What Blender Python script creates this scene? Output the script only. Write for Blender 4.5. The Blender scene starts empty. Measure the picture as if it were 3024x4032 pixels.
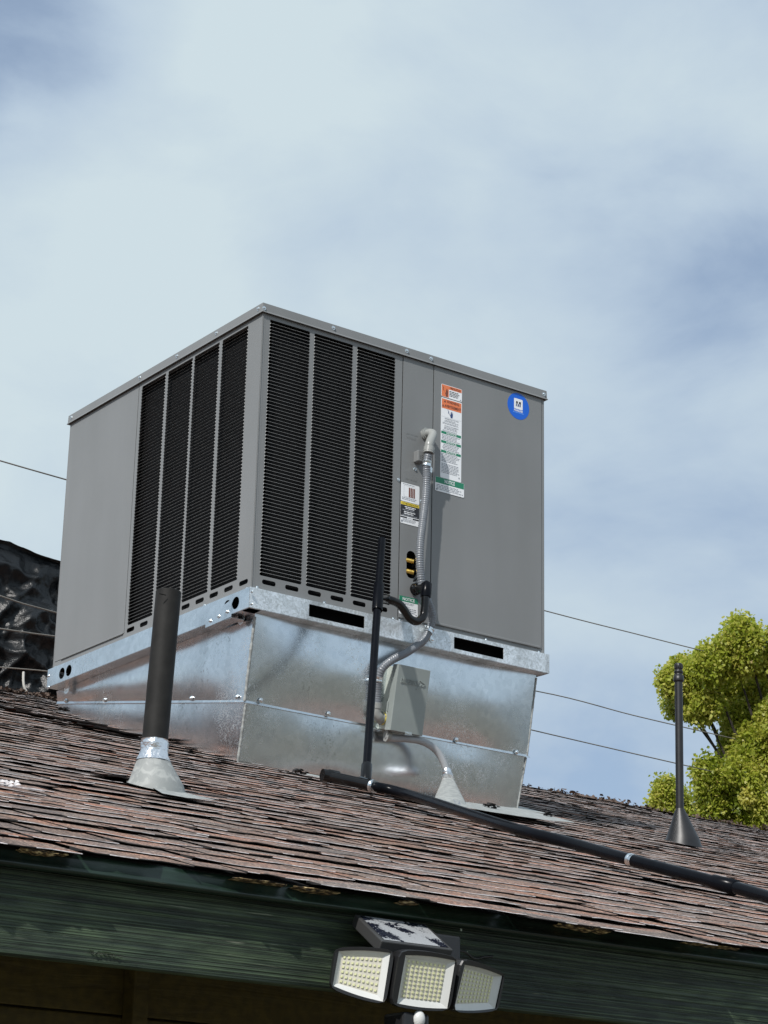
import bpy, bmesh, math, random
import numpy as np
from mathutils import Vector, Matrix, noise
random.seed(7)
scn = bpy.context.scene
COL = scn.collection

# ------------------------------------------------------------------ camera
F = 8806.094; CW, CH = 3024.0, 4032.0
CAM = Vector((-3.8689, -6.0986, -2.2004))
ROT = (1.9025341, -0.0216977, -0.6339580)
cam = bpy.data.cameras.new('camera'); cam.sensor_fit = 'VERTICAL'; cam.sensor_height = 36
cam.lens = F * 36 / CH; cam.clip_start = .05; cam.clip_end = 3000
camo = bpy.data.objects.new('camera', cam); COL.objects.link(camo)
camo.location = CAM; camo.rotation_euler = ROT; scn.camera = camo
RM = camo.rotation_euler.to_matrix()

# ------------------------------------------------------------------ light
SUN_TO = Vector((-1.0, -.54, 1.04)).normalized()
EL = math.asin(SUN_TO.z); AZ = math.atan2(SUN_TO.x, SUN_TO.y)
sun = bpy.data.lights.new('sun', 'SUN'); sun.energy = 4.3; sun.angle = math.radians(1.0); sun.color = (1, .965, .92)
suno = bpy.data.objects.new('sun', sun); COL.objects.link(suno)
suno.rotation_euler = (-SUN_TO).to_track_quat('-Z', 'Y').to_euler()
world = bpy.data.worlds.new('World'); scn.world = world; world.use_nodes = True
wt = world.node_tree; wt.nodes.clear()
def wn(t, **k):
    n = wt.nodes.new(t)
    for a, b in k.items(): setattr(n, a, b)
    return n
sky = wn('ShaderNodeTexSky', sky_type='NISHITA', sun_disc=False, sun_elevation=EL, sun_rotation=AZ)
sky.air_density = 1.0; sky.dust_density = .6; sky.ozone_density = 1.6
skyb = wn('ShaderNodeBackground'); skyb.inputs['Strength'].default_value = .105
wt.links.new(sky.outputs[0], skyb.inputs[0])
tc = wn('ShaderNodeTexCoord')
mp = wn('ShaderNodeMapping'); mp.inputs['Scale'].default_value = (1, 1, 1.7); mp.inputs['Location'].default_value = (.35, .2, .1)
mp.inputs['Rotation'].default_value = (.3, .2, .5)
wt.links.new(tc.outputs['Generated'], mp.inputs[0])
n1 = wn('ShaderNodeTexNoise'); n1.inputs['Scale'].default_value = 3.2; n1.inputs['Detail'].default_value = 7; n1.inputs['Roughness'].default_value = .5; n1.inputs['Distortion'].default_value = .25
n2 = wn('ShaderNodeTexNoise'); n2.inputs['Scale'].default_value = 7.; n2.inputs['Detail'].default_value = 9; n2.inputs['Roughness'].default_value = .55; n2.inputs['Distortion'].default_value = .4
wt.links.new(mp.outputs[0], n1.inputs['Vector']); wt.links.new(mp.outputs[0], n2.inputs['Vector'])
mixn = wn('ShaderNodeMath', operation='MULTIPLY_ADD'); mixn.inputs[1].default_value = .54
wt.links.new(n2.outputs['Fac'], mixn.inputs[0])
m2 = wn('ShaderNodeMath', operation='MULTIPLY'); m2.inputs[1].default_value = .62
wt.links.new(n1.outputs['Fac'], m2.inputs[0]); wt.links.new(m2.outputs[0], mixn.inputs[2])
# the thick bright bank of cloud and the thinner parts beside it, as directions on the sky
def rd(px, py):
    return (RM @ Vector(((px - 1512) / F, -(py - 2016) / F, -1))).normalized()
def blob(prev, px, py, cosw, amt):
    d = rd(px, py)
    vm = wn('ShaderNodeVectorMath', operation='DOT_PRODUCT'); vm.inputs[1].default_value = d
    nz = wn('ShaderNodeVectorMath', operation='NORMALIZE'); wt.links.new(tc.outputs['Generated'], nz.inputs[0])
    wt.links.new(nz.outputs[0], vm.inputs[0])
    mr = wn('ShaderNodeMapRange', interpolation_type='SMOOTHSTEP'); mr.inputs['From Min'].default_value = cosw; mr.inputs['From Max'].default_value = 1
    mr.inputs['To Min'].default_value = 0; mr.inputs['To Max'].default_value = amt
    wt.links.new(vm.outputs['Value'], mr.inputs[0])
    ad = wn('ShaderNodeMath', operation='ADD'); wt.links.new(prev, ad.inputs[0]); wt.links.new(mr.outputs[0], ad.inputs[1])
    return ad.outputs[0]
o = mixn.outputs[0]
o = blob(o, -250, 150, math.cos(math.radians(8)), -.26)
o = blob(o, 1300, 700, math.cos(math.radians(11)), .13)
o = blob(o, 150, 1350, math.cos(math.radians(7)), .20)
o = blob(o, 2750, 900, math.cos(math.radians(6)), -.07)
o = blob(o, 2350, 3050, math.cos(math.radians(4)), -.12)
ramp = wn('ShaderNodeValToRGB'); ramp.color_ramp.interpolation = 'EASE'
ramp.color_ramp.elements[0].position = .22; ramp.color_ramp.elements[0].color = (.25, .25, .25, 1)
ramp.color_ramp.elements[1].position = .58; ramp.color_ramp.elements[1].color = (1, 1, 1, 1)
wt.links.new(o, ramp.inputs[0])
cr2 = wn('ShaderNodeValToRGB')
cr2.color_ramp.elements[0].position = .40; cr2.color_ramp.elements[0].color = (.40, .515, .68, 1)
cr2.color_ramp.elements[1].position = .74; cr2.color_ramp.elements[1].color = (.62, .73, .785, 1)
wt.links.new(o, cr2.inputs[0])
cb = wn('ShaderNodeBackground'); cb.inputs['Strength'].default_value = 1.0
wt.links.new(cr2.outputs[0], cb.inputs[0])
mx = wn('ShaderNodeMixShader'); wt.links.new(ramp.outputs[0], mx.inputs[0]); wt.links.new(skyb.outputs[0], mx.inputs[1]); wt.links.new(cb.outputs[0], mx.inputs[2])
wo = wn('ShaderNodeOutputWorld'); wt.links.new(mx.outputs[0], wo.inputs[0])
scn.view_settings.view_transform = 'Standard'; scn.view_settings.look = 'None'
scn.view_settings.exposure = 0; scn.view_settings.gamma = 1
scn.render.engine = 'CYCLES'
scn.cycles.max_bounces = 8; scn.cycles.transparent_max_bounces = 12

# ------------------------------------------------------------------ measuring helpers
def ray(px, py):
    return RM @ Vector(((px - 1512) / F, -(py - 2016) / F, -1.0))
def at(px, py, n, c):
    n = Vector(n); d = ray(px, py); return CAM + d * ((c - n.dot(CAM)) / n.dot(d))
def aty(px, py, y): return at(px, py, (0, 1, 0), y)
def atx(px, py, x): return at(px, py, (1, 0, 0), x)
RS = .318; RC = -.6024
def roofz(x, y): return RC + RS * y
def atr(px, py, up=0.0): return at(px, py, (0, -RS, 1), RC + up)
def along(px, py, d): return CAM + ray(px, py).normalized() * d
def toscreen(p):
    c = RM.transposed() @ (Vector(p) - CAM)
    if c.z > -.05: return None
    return 1512 + F * c.x / -c.z, 2016 - F * c.y / -c.z

# ------------------------------------------------------------------ materials
def mat(name, col, rough=.6, metal=0., bump=None, var=None, spec=.5, coat=0.):
    """bump: (scale vec or float, strength, detail); var: (scale, amount, detail)"""
    m = bpy.data.materials.new(name); m.use_nodes = True; nt = m.node_tree
    b = nt.nodes['Principled BSDF']; b.inputs['Base Color'].default_value = (*col, 1)
    b.inputs['Roughness'].default_value = rough; b.inputs['Metallic'].default_value = metal
    b.inputs['Specular IOR Level'].default_value = spec; b.inputs['Coat Weight'].default_value = coat
    g = nt.nodes.new('ShaderNodeNewGeometry')
    def nz(scale, detail, rgh=.6):
        mpn = nt.nodes.new('ShaderNodeMapping'); nt.links.new(g.outputs['Position'], mpn.inputs[0])
        n = nt.nodes.new('ShaderNodeTexNoise'); n.inputs['Detail'].default_value = detail; n.inputs['Roughness'].default_value = rgh
        if isinstance(scale, (tuple, list)): mpn.inputs['Scale'].default_value = scale; n.inputs['Scale'].default_value = 1
        else: n.inputs['Scale'].default_value = scale
        nt.links.new(mpn.outputs[0], n.inputs['Vector']); return n
    m['nz'] = 0
    if var:
        n = nz(var[0], var[2]); r = nt.nodes.new('ShaderNodeMapRange')
        r.inputs['From Min'].default_value = .3; r.inputs['From Max'].default_value = .7
        r.inputs['To Min'].default_value = 1 - var[1]; r.inputs['To Max'].default_value = 1 + var[1]
        nt.links.new(n.outputs['Fac'], r.inputs[0])
        h = nt.nodes.new('ShaderNodeVectorMath'); h.operation = 'SCALE'; h.inputs[0].default_value = col
        nt.links.new(r.outputs[0], h.inputs['Scale']); nt.links.new(h.outputs[0], b.inputs['Base Color'])
    if bump:
        n = nz(bump[0], bump[2]); bp = nt.nodes.new('ShaderNodeBump'); bp.inputs['Strength'].default_value = bump[1]; bp.inputs['Distance'].default_value = bump[3] if len(bump) > 3 else .002
        nt.links.new(n.outputs['Fac'], bp.inputs['Height']); nt.links.new(bp.outputs[0], b.inputs['Normal'])
    return m
def nodes(m): return m.node_tree, m.node_tree.nodes, m.node_tree.links
def newmat(name):
    m = bpy.data.materials.new(name); m.use_nodes = True
    return m, m.node_tree, m.node_tree.nodes['Principled BSDF']
def tex(nt, kind, scale, src=None, vec=None, **k):
    n = nt.nodes.new(kind)
    if 'Scale' in n.inputs: n.inputs['Scale'].default_value = scale
    for a, b in k.items():
        if a in n.inputs: n.inputs[a].default_value = b
        else: setattr(n, a, b)
    if src is None:
        src = nt.nodes.new('ShaderNodeNewGeometry').outputs['Position']
    if vec:
        mpn = nt.nodes.new('ShaderNodeMapping'); mpn.inputs['Scale'].default_value = vec; nt.links.new(src, mpn.inputs[0]); src = mpn.outputs[0]
    nt.links.new(src, n.inputs['Vector']); return n
def rampn(nt, fac, stops):
    r = nt.nodes.new('ShaderNodeValToRGB'); e = r.color_ramp.elements
    while len(e) < len(stops): e.new(.5)
    for i, (p, c) in enumerate(stops):
        e[i].position = p; e[i].color = (*c, 1) if len(c) == 3 else c
    nt.links.new(fac, r.inputs[0]); return r
def mixc(nt, fac, a, b, mode='MIX'):
    m = nt.nodes.new('ShaderNodeMix'); m.data_type = 'RGBA'; m.blend_type = mode
    for s, v in ((m.inputs[0], fac), (m.inputs[6], a), (m.inputs[7], b)):
        if hasattr(v, 'links'): nt.links.new(v, s)
        elif isinstance(v, (int, float)): s.default_value = v
        else: s.default_value = (*v, 1)
    return m.outputs[2]
def bumpn(nt, b, h, strength, dist=.002, prev=None):
    n = nt.nodes.new('ShaderNodeBump'); n.inputs['Strength'].default_value = strength; n.inputs['Distance'].default_value = dist
    nt.links.new(h, n.inputs['Height'])
    if prev: nt.links.new(prev, n.inputs['Normal'])
    nt.links.new(n.outputs[0], b.inputs['Normal']); return n.outputs[0]

# painted cabinet steel
def paint_mat():
    m, nt, b = newmat('cabinet_paint')
    big = tex(nt, 'ShaderNodeTexNoise', 2.2, Detail=4); st = tex(nt, 'ShaderNodeTexNoise', 1, vec=(9, 9, 1.6), Detail=3)
    c = rampn(nt, big.outputs['Fac'], [(.3, (.184, .190, .190)), (.7, (.202, .208, .209))])
    s = rampn(nt, st.outputs['Fac'], [(.35, (.965, .965, .965)), (.65, (1.02, 1.02, 1.025))])
    nt.links.new(mixc(nt, 1.0, c.outputs[0], s.outputs[0], 'MULTIPLY'), b.inputs['Base Color'])
    b.inputs['Roughness'].default_value = .42
    op = tex(nt, 'ShaderNodeTexNoise', 900, Detail=2); pr = bumpn(nt, b, op.outputs['Fac'], .12, .0006)
    wv = tex(nt, 'ShaderNodeTexNoise', 3.5, Detail=1); bumpn(nt, b, wv.outputs['Fac'], .3, .01, pr)
    return m
PAINT = paint_mat()
def galv_mat(name='galvanized_steel', rough=.19, dull=0., mott=0.):
    m, nt, b = newmat(name)
    v = tex(nt, 'ShaderNodeTexVoronoi', 55, Randomness=1.0)
    sp = rampn(nt, v.outputs['Color'], [(.0, (.62, .67, .71)), (1., (.73, .78, .82))])
    cl = tex(nt, 'ShaderNodeTexNoise', 3.2, Detail=8, Distortion=1.2)
    stn = rampn(nt, cl.outputs['Fac'], [(.30, (.82, .84, .84)), (.5, (1, 1, 1)), (.64, (1.0, 1.0, 1.0))])
    col = mixc(nt, 1.0, sp.outputs[0], stn.outputs[0], 'MULTIPLY')
    # white-rust flecks and fine scratches
    fl = tex(nt, 'ShaderNodeTexNoise', 75, Detail=4, Distortion=2.5)
    ms = tex(nt, 'ShaderNodeTexNoise', 3.4, Detail=3)
    a = rampn(nt, fl.outputs['Fac'], [(.55, (0, 0, 0)), (.62, (1, 1, 1))])
    bb = rampn(nt, ms.outputs['Fac'], [(.54, (0, 0, 0)), (.64, (.85, .85, .85))])
    fm = mixc(nt, 1.0, a.outputs[0], bb.outputs[0], 'MULTIPLY')
    col = mixc(nt, fm, col, (.78, .80, .80))
    dk = tex(nt, 'ShaderNodeTexNoise', 95, vec=(1, 1, .7), Detail=6, Distortion=1.5)
    ms2 = tex(nt, 'ShaderNodeTexNoise', 4.6, Detail=2)
    a2 = rampn(nt, dk.outputs['Fac'], [(.57, (0, 0, 0)), (.64, (.45, .45, .45))])
    b2 = rampn(nt, ms2.outputs['Fac'], [(.34, (1, 1, 1)), (.46, (0, 0, 0))])
    dm = mixc(nt, 1.0, a2.outputs[0], b2.outputs[0], 'MULTIPLY')
    col = mixc(nt, dm, col, (.2, .21, .2))
    if mott:
        q1 = tex(nt, 'ShaderNodeTexNoise', 9, vec=(1, 1, .5), Detail=3); q2 = tex(nt, 'ShaderNodeTexNoise', 70, Detail=6, Distortion=1.5)
        r1 = rampn(nt, q1.outputs['Fac'], [(.40, (.66, .66, .65)), (.48, (.95, .95, .94)), (.6, (1.05, 1.05, 1.05))]); r2_ = rampn(nt, q2.outputs['Fac'], [(.38, (.72, .72, .70)), (.55, (1, 1, 1)), (.65, (1.15, 1.15, 1.15))])
        col = mixc(nt, mott, col, r1.outputs[0], 'MULTIPLY'); col = mixc(nt, mott, col, r2_.outputs[0], 'MULTIPLY')
    nt.links.new(col, b.inputs['Base Color'])
    b.inputs['Metallic'].default_value = 1.0 - dull
    rr = rampn(nt, cl.outputs['Fac'], [(.3, (rough + .10,) * 3), (.6, (rough,) * 3)])
    r2 = mixc(nt, fm, rr.outputs[0], (.6, .6, .6)); nt.links.new(r2, b.inputs['Roughness'])
    w = tex(nt, 'ShaderNodeTexNoise', 5, Detail=1); pr = bumpn(nt, b, w.outputs['Fac'], .12, .010)
    bumpn(nt, b, fl.outputs['Fac'], .08, .001, pr)
    return m
GALV = galv_mat()
RAILM = galv_mat('weathered_galvanized_rail', .38, .45, .85)
ZINC = mat('zinc_plated', (.72, .76, .78), .22, 1.0, bump=(160, .3, 2))
FOIL = mat('foil_tape', (.80, .81, .83), .28, 1.0, bump=(30, .8, 3, .010))
LEADM = None
def cone_mat():
    m, nt, b = newmat('cone_galvanized')
    v = tex(nt, 'ShaderNodeTexVoronoi', 42, Randomness=1.0)
    nn = tex(nt, 'ShaderNodeTexNoise', 48, Detail=2, Distortion=.8)
    c = rampn(nt, nn.outputs['Fac'], [(.40, (.25, .265, .26)), (.5, (.27, .285, .28)), (.53, (.315, .33, .32)), (.62, (.34, .355, .345))])
    c2 = mixc(nt, .35, c.outputs[0], v.outputs['Color'], 'SOFT_LIGHT')
    nt.links.new(c.outputs[0], b.inputs['Base Color'])
    b.inputs['Metallic'].default_value = .0; b.inputs['Roughness'].default_value = .62
    bumpn(nt, b, nn.outputs['Fac'], .2, .002)
    return m
CONE = cone_mat()
BLACKP = mat('black_plastic_pipe', (.0040, .0048, .0070), .24, bump=(60, .05, 2), var=(18, .25, 4), spec=.10)
BLACKPG = mat('glossy_black_primer', (.004, .004, .004), .13, bump=(45, .25, 3), var=(30, .3, 4), spec=.4)
BLACKV = mat('weathered_black_vent', (.0155, .015, .014), .62, bump=(90, .15, 4), var=(25, .3, 6), spec=.22)
BLACKC = mat('black_cone_paint', (.012, .012, .0135), .42, .0, bump=(70, .12, 3), var=(20, .2, 4))
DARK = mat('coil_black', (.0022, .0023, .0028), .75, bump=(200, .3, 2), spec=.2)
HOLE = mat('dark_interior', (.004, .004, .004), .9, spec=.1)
CONDUIT = mat('grey_vinyl_conduit', (.17, .185, .205), .26, var=(40, .08, 3))
CONDR = mat('grey_rigid_conduit', (.30, .315, .33), .4, bump=(80, .08, 2), var=(30, .08, 3))
FITTING = mat('grey_plastic_fitting', (.28, .29, .28), .3, var=(40, .06, 2))
BOXM = mat('disconnect_grey_paint', (.25, .28, .27), .42, bump=(700, .1, 2, .0006), var=(9, .06, 3))
BOXP = mat('disconnect_pale_base', (.42, .46, .42), .45, var=(9, .06, 3))
BRASS = mat('brass', (.75, .50, .12), .3, 1.0, bump=(120, .4, 2))
WHITE = mat('label_white', (.78, .80, .82), .45)
ORANGE = mat('label_orange', (.72, .19, .07), .45)
GREEN = mat('label_green', (.015, .20, .11), .45)
BLACK = mat('label_black', (.018, .018, .022), .45)
GREYT = mat('label_grey_print', (.26, .28, .31), .5)
YELLOW = mat('label_yellow', (.85, .66, .05), .45)
BLUE = mat('label_blue', (.0, .11, .60), .4)
LBLUE = mat('label_light_blue', (.12, .32, .85), .4)
NAVY = mat('label_navy', (.02, .05, .16), .4)
BROWNT = mat('label_brown_print', (.16, .05, .03), .5)

def granule_mat():
    m, nt, b = newmat('asphalt_granules')
    oi = nt.nodes.new('ShaderNodeObjectInfo'); at_ = nt.nodes.new('ShaderNodeAttribute'); at_.attribute_name = 'tone'
    ad = nt.nodes.new('ShaderNodeMath'); ad.operation = 'ADD'; nt.links.new(oi.outputs['Random'], ad.inputs[0]); nt.links.new(at_.outputs['Fac'], ad.inputs[1])
    fr = nt.nodes.new('ShaderNodeMath'); fr.operation = 'FRACT'; nt.links.new(ad.outputs[0], fr.inputs[0])
    base = rampn(nt, fr.outputs[0], [(0, (.200, .155, .142)), (.25, (.225, .148, .122)), (.5, (.178, .150, .142)), (.72, (.218, .142, .112)), (1, (.200, .168, .158))])
    g = tex(nt, 'ShaderNodeTexNoise', 170, Detail=4, Roughness=.75)
    gr = rampn(nt, g.outputs['Fac'], [(.38, (.30, .28, .30)), (.47, (.8, .8, .8)), (.53, (1.1, 1.08, 1.0)), (.60, (2.0, 1.9, 1.65)), (.66, (3.4, 3.2, 2.8))])
    col = mixc(nt, 1.0, base.outputs[0], gr.outputs[0], 'MULTIPLY')
    w = tex(nt, 'ShaderNodeTexNoise', 7, vec=(1, 1.6, 1), Detail=5)
    rd_ = rampn(nt, w.outputs['Fac'], [(.36, (.62, .66, .70)), (.5, (1, 1, 1)), (.66, (1.42, 1.0, .84))])
    col = mixc(nt, .85, col, rd_.outputs[0], 'MULTIPLY')
    # worn, paler patches where the granules are gone
    p = tex(nt, 'ShaderNodeTexNoise', 16, vec=(1, 1.5, 1), Detail=6)
    pm = rampn(nt, p.outputs['Fac'], [(.61, (0, 0, 0)), (.70, (.55, .55, .55))])
    col = mixc(nt, pm.outputs[0], col, (.25, .235, .235))
    # gullies of dirt further up the slope
    q = tex(nt, 'ShaderNodeTexNoise', 1.1, Detail=4); qm = rampn(nt, q.outputs['Fac'], [(.36, (.84, .84, .85)), (.55, (1, 1, 1))])
    col = mixc(nt, 1.0, col, qm.outputs[0], 'MULTIPLY')
    nt.links.new(col, b.inputs['Base Color']); b.inputs['Roughness'].default_value = .88; b.inputs['Specular IOR Level'].default_value = .35
    pr = bumpn(nt, b, g.outputs['Fac'], .9, .003)
    bumpn(nt, b, p.outputs['Fac'], .4, .006, pr)
    return m
GRAN = granule_mat()
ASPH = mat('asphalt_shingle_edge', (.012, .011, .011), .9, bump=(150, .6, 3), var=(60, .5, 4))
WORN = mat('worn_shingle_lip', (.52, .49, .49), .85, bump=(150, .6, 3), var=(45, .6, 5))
OSB = None
def osb_mat():
    m, nt, b = newmat('strand_board_edge')
    v = tex(nt, 'ShaderNodeTexNoise', 130, vec=(.6, 1, 1.5), Detail=4)
    c = rampn(nt, v.outputs['Fac'], [(.40, (.02, .014, .008)), (.50, (.14, .09, .04)), (.58, (.42, .30, .14)), (.68, (.80, .66, .38))])
    nt.links.new(c.outputs[0], b.inputs['Base Color']); b.inputs['Roughness'].default_value = .8
    bumpn(nt, b, v.outputs['Fac'], 1., .006); return m
OSB = osb_mat()
def green_wood(name, c0, c1, rough=.5, grain=1.):
    m, nt, b = newmat(name)
    g = tex(nt, 'ShaderNodeTexNoise', 1, vec=(1.1, 5, 250), Detail=4, Distortion=.9)
    k = tex(nt, 'ShaderNodeTexNoise', 1, vec=(14, 40, 60), Detail=5)
    c = rampn(nt, g.outputs['Fac'], [(.42, c0), (.60, c1)])
    pt = rampn(nt, k.outputs['Fac'], [(.36, (.55, .6, .58)), (.5, (1, 1, 1)), (.68, (1.3, 1.3, 1.2))])
    big = tex(nt, 'ShaderNodeTexNoise', 2.6, vec=(1, 1, 2.2), Detail=3); bg = rampn(nt, big.outputs['Fac'], [(.38, (.7, .75, .78)), (.62, (1.3, 1.25, 1.1))])
    col = mixc(nt, 1., c.outputs[0], pt.outputs[0], 'MULTIPLY'); col = mixc(nt, 1., col, bg.outputs[0], 'MULTIPLY')
    # flecks of bare wood where paint has gone
    f = tex(nt, 'ShaderNodeTexNoise', 1, vec=(9, 30, 150), Detail=4); fm = rampn(nt, f.outputs['Fac'], [(.68, (0, 0, 0)), (.74, (.5, .5, .5))])
    col = mixc(nt, fm.outputs[0], col, (.28, .30, .22))
    nt.links.new(col, b.inputs['Base Color']); b.inputs['Roughness'].default_value = rough
    pr = bumpn(nt, b, g.outputs['Fac'], .9 * grain, .006); bumpn(nt, b, k.outputs['Fac'], .4 * grain, .002, pr)
    return m
GWOOD = green_wood('green_painted_wood', (.012, .021, .014), (.050, .076, .046))
GTRIM = green_wood('green_painted_drip_board', (.010, .023, .017), (.014, .030, .022), .35, .08)
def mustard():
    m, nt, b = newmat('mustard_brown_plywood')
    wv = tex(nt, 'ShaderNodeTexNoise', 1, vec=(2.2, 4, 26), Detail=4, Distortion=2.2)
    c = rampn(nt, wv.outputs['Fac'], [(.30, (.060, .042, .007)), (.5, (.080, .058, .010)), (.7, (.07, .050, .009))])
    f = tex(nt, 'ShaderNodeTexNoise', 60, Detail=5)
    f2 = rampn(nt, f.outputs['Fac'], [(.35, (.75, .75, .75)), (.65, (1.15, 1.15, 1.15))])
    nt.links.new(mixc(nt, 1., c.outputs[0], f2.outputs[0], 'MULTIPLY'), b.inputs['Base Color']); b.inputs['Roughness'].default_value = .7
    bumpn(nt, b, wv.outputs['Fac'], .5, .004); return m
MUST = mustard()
def leaf_mat():
    m, nt, b = newmat('spring_leaves')
    a = nt.nodes.new('ShaderNodeAttribute'); a.attribute_name = 'tone'
    c = rampn(nt, a.outputs['Fac'], [(0, (.12, .17, .012)), (.3, (.28, .35, .03)), (.65, (.46, .50, .07)), (.93, (.62, .58, .14)), (1, (.50, .36, .09))])
    nt.links.new(c.outputs[0], b.inputs['Base Color']); b.inputs['Roughness'].default_value = .45
    tr = nt.nodes.new('ShaderNodeBsdfTranslucent'); nt.links.new(c.outputs[0], tr.inputs['Color'])
    mxs = nt.nodes.new('ShaderNodeMixShader'); mxs.inputs[0].default_value = .58
    out = nt.nodes['Material Output']; nt.links.new(b.outputs[0], mxs.inputs[1]); nt.links.new(tr.outputs[0], mxs.inputs[2]); nt.links.new(mxs.outputs[0], out.inputs[0])
    return m
LEAF = leaf_mat()
BARK = mat('bark', (.035, .028, .022), .9, bump=(30, .8, 5, .02), var=(12, .3, 4))
LITTER = mat('dry_leaf_litter', (.10, .07, .055), .9, bump=(80, .8, 4, .01), var=(35, .55, 4))
TARPM = mat('black_tarp_plastic', (.008, .0095, .011),   .36, bump=(9, .6, 6, .03), var=(6, .3, 5), spec=.35)
WIREM = mat('weathered_cable', (.20, .19, .17), .5)
CORD = mat('white_cord', (.6, .6, .56), .6)
LAMPB = mat('lamp_black_housing', (.014, .014, .015), .36, bump=(160, .1, 2))
LAMPG = mat('lamp_dark_grey_frame', (.045, .045, .045), .42, bump=(160, .1, 2))
REFL = mat('lamp_white_reflector', (.62, .62, .60), .25, var=(30, .04, 2))
LEDB = mat('led_board_pale', (.60, .57, .49), .45, var=(60, .05, 2))
LEDC = mat('led_chip_yellow', (.72, .72, .42), .35)
def cell_mat():
    m, nt, b = newmat('peeling_solar_film')
    n = tex(nt, 'ShaderNodeTexNoise', 20, Detail=7, Roughness=.62, Distortion=.6); w = tex(nt, 'ShaderNodeTexNoise', 110, Detail=5, Distortion=2.)
    mm = nt.nodes.new('ShaderNodeMath'); mm.operation = 'MULTIPLY_ADD'; mm.inputs[1].default_value = .35
    nt.links.new(w.outputs['Fac'], mm.inputs[0]); nt.links.new(n.outputs['Fac'], mm.inputs[2])
    f = rampn(nt, mm.outputs[0], [(.645, (0, 0, 0)), (.665, (1, 1, 1))])
    f.color_ramp.interpolation = 'LINEAR'
    nt.links.new(mixc(nt, f.outputs[0], (.012, .014, .026), (.30, .31, .32)), b.inputs['Base Color'])
    rr = rampn(nt, f.outputs[0], [(0, (.12,) * 3), (1, (.7,) * 3)]); nt.links.new(rr.outputs[0], b.inputs['Roughness'])
    bumpn(nt, b, w.outputs['Fac'], .5, .003); return m
CELL = cell_mat()
def ground_mat():
    m, nt, b = newmat('dry_yard_ground')
    n = tex(nt, 'ShaderNodeTexNoise', .35, Detail=6); k = tex(nt, 'ShaderNodeTexNoise', 9, Detail=5)
    c = rampn(nt, n.outputs['Fac'], [(.35, (.125, .12, .10)), (.5, (.16, .145, .12)), (.62, (.09, .10, .07))])
    c2 = rampn(nt, k.outputs['Fac'], [(.35, (.7, .7, .7)), (.65, (1.25, 1.25, 1.2))])
    nt.links.new(mixc(nt, 1., c.outputs[0], c2.outputs[0], 'MULTIPLY'), b.inputs['Base Color']); b.inputs['Roughness'].default_value = .95
    bumpn(nt, b, k.outputs['Fac'], .6, .03); return m
GROUND = ground_mat()

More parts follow.
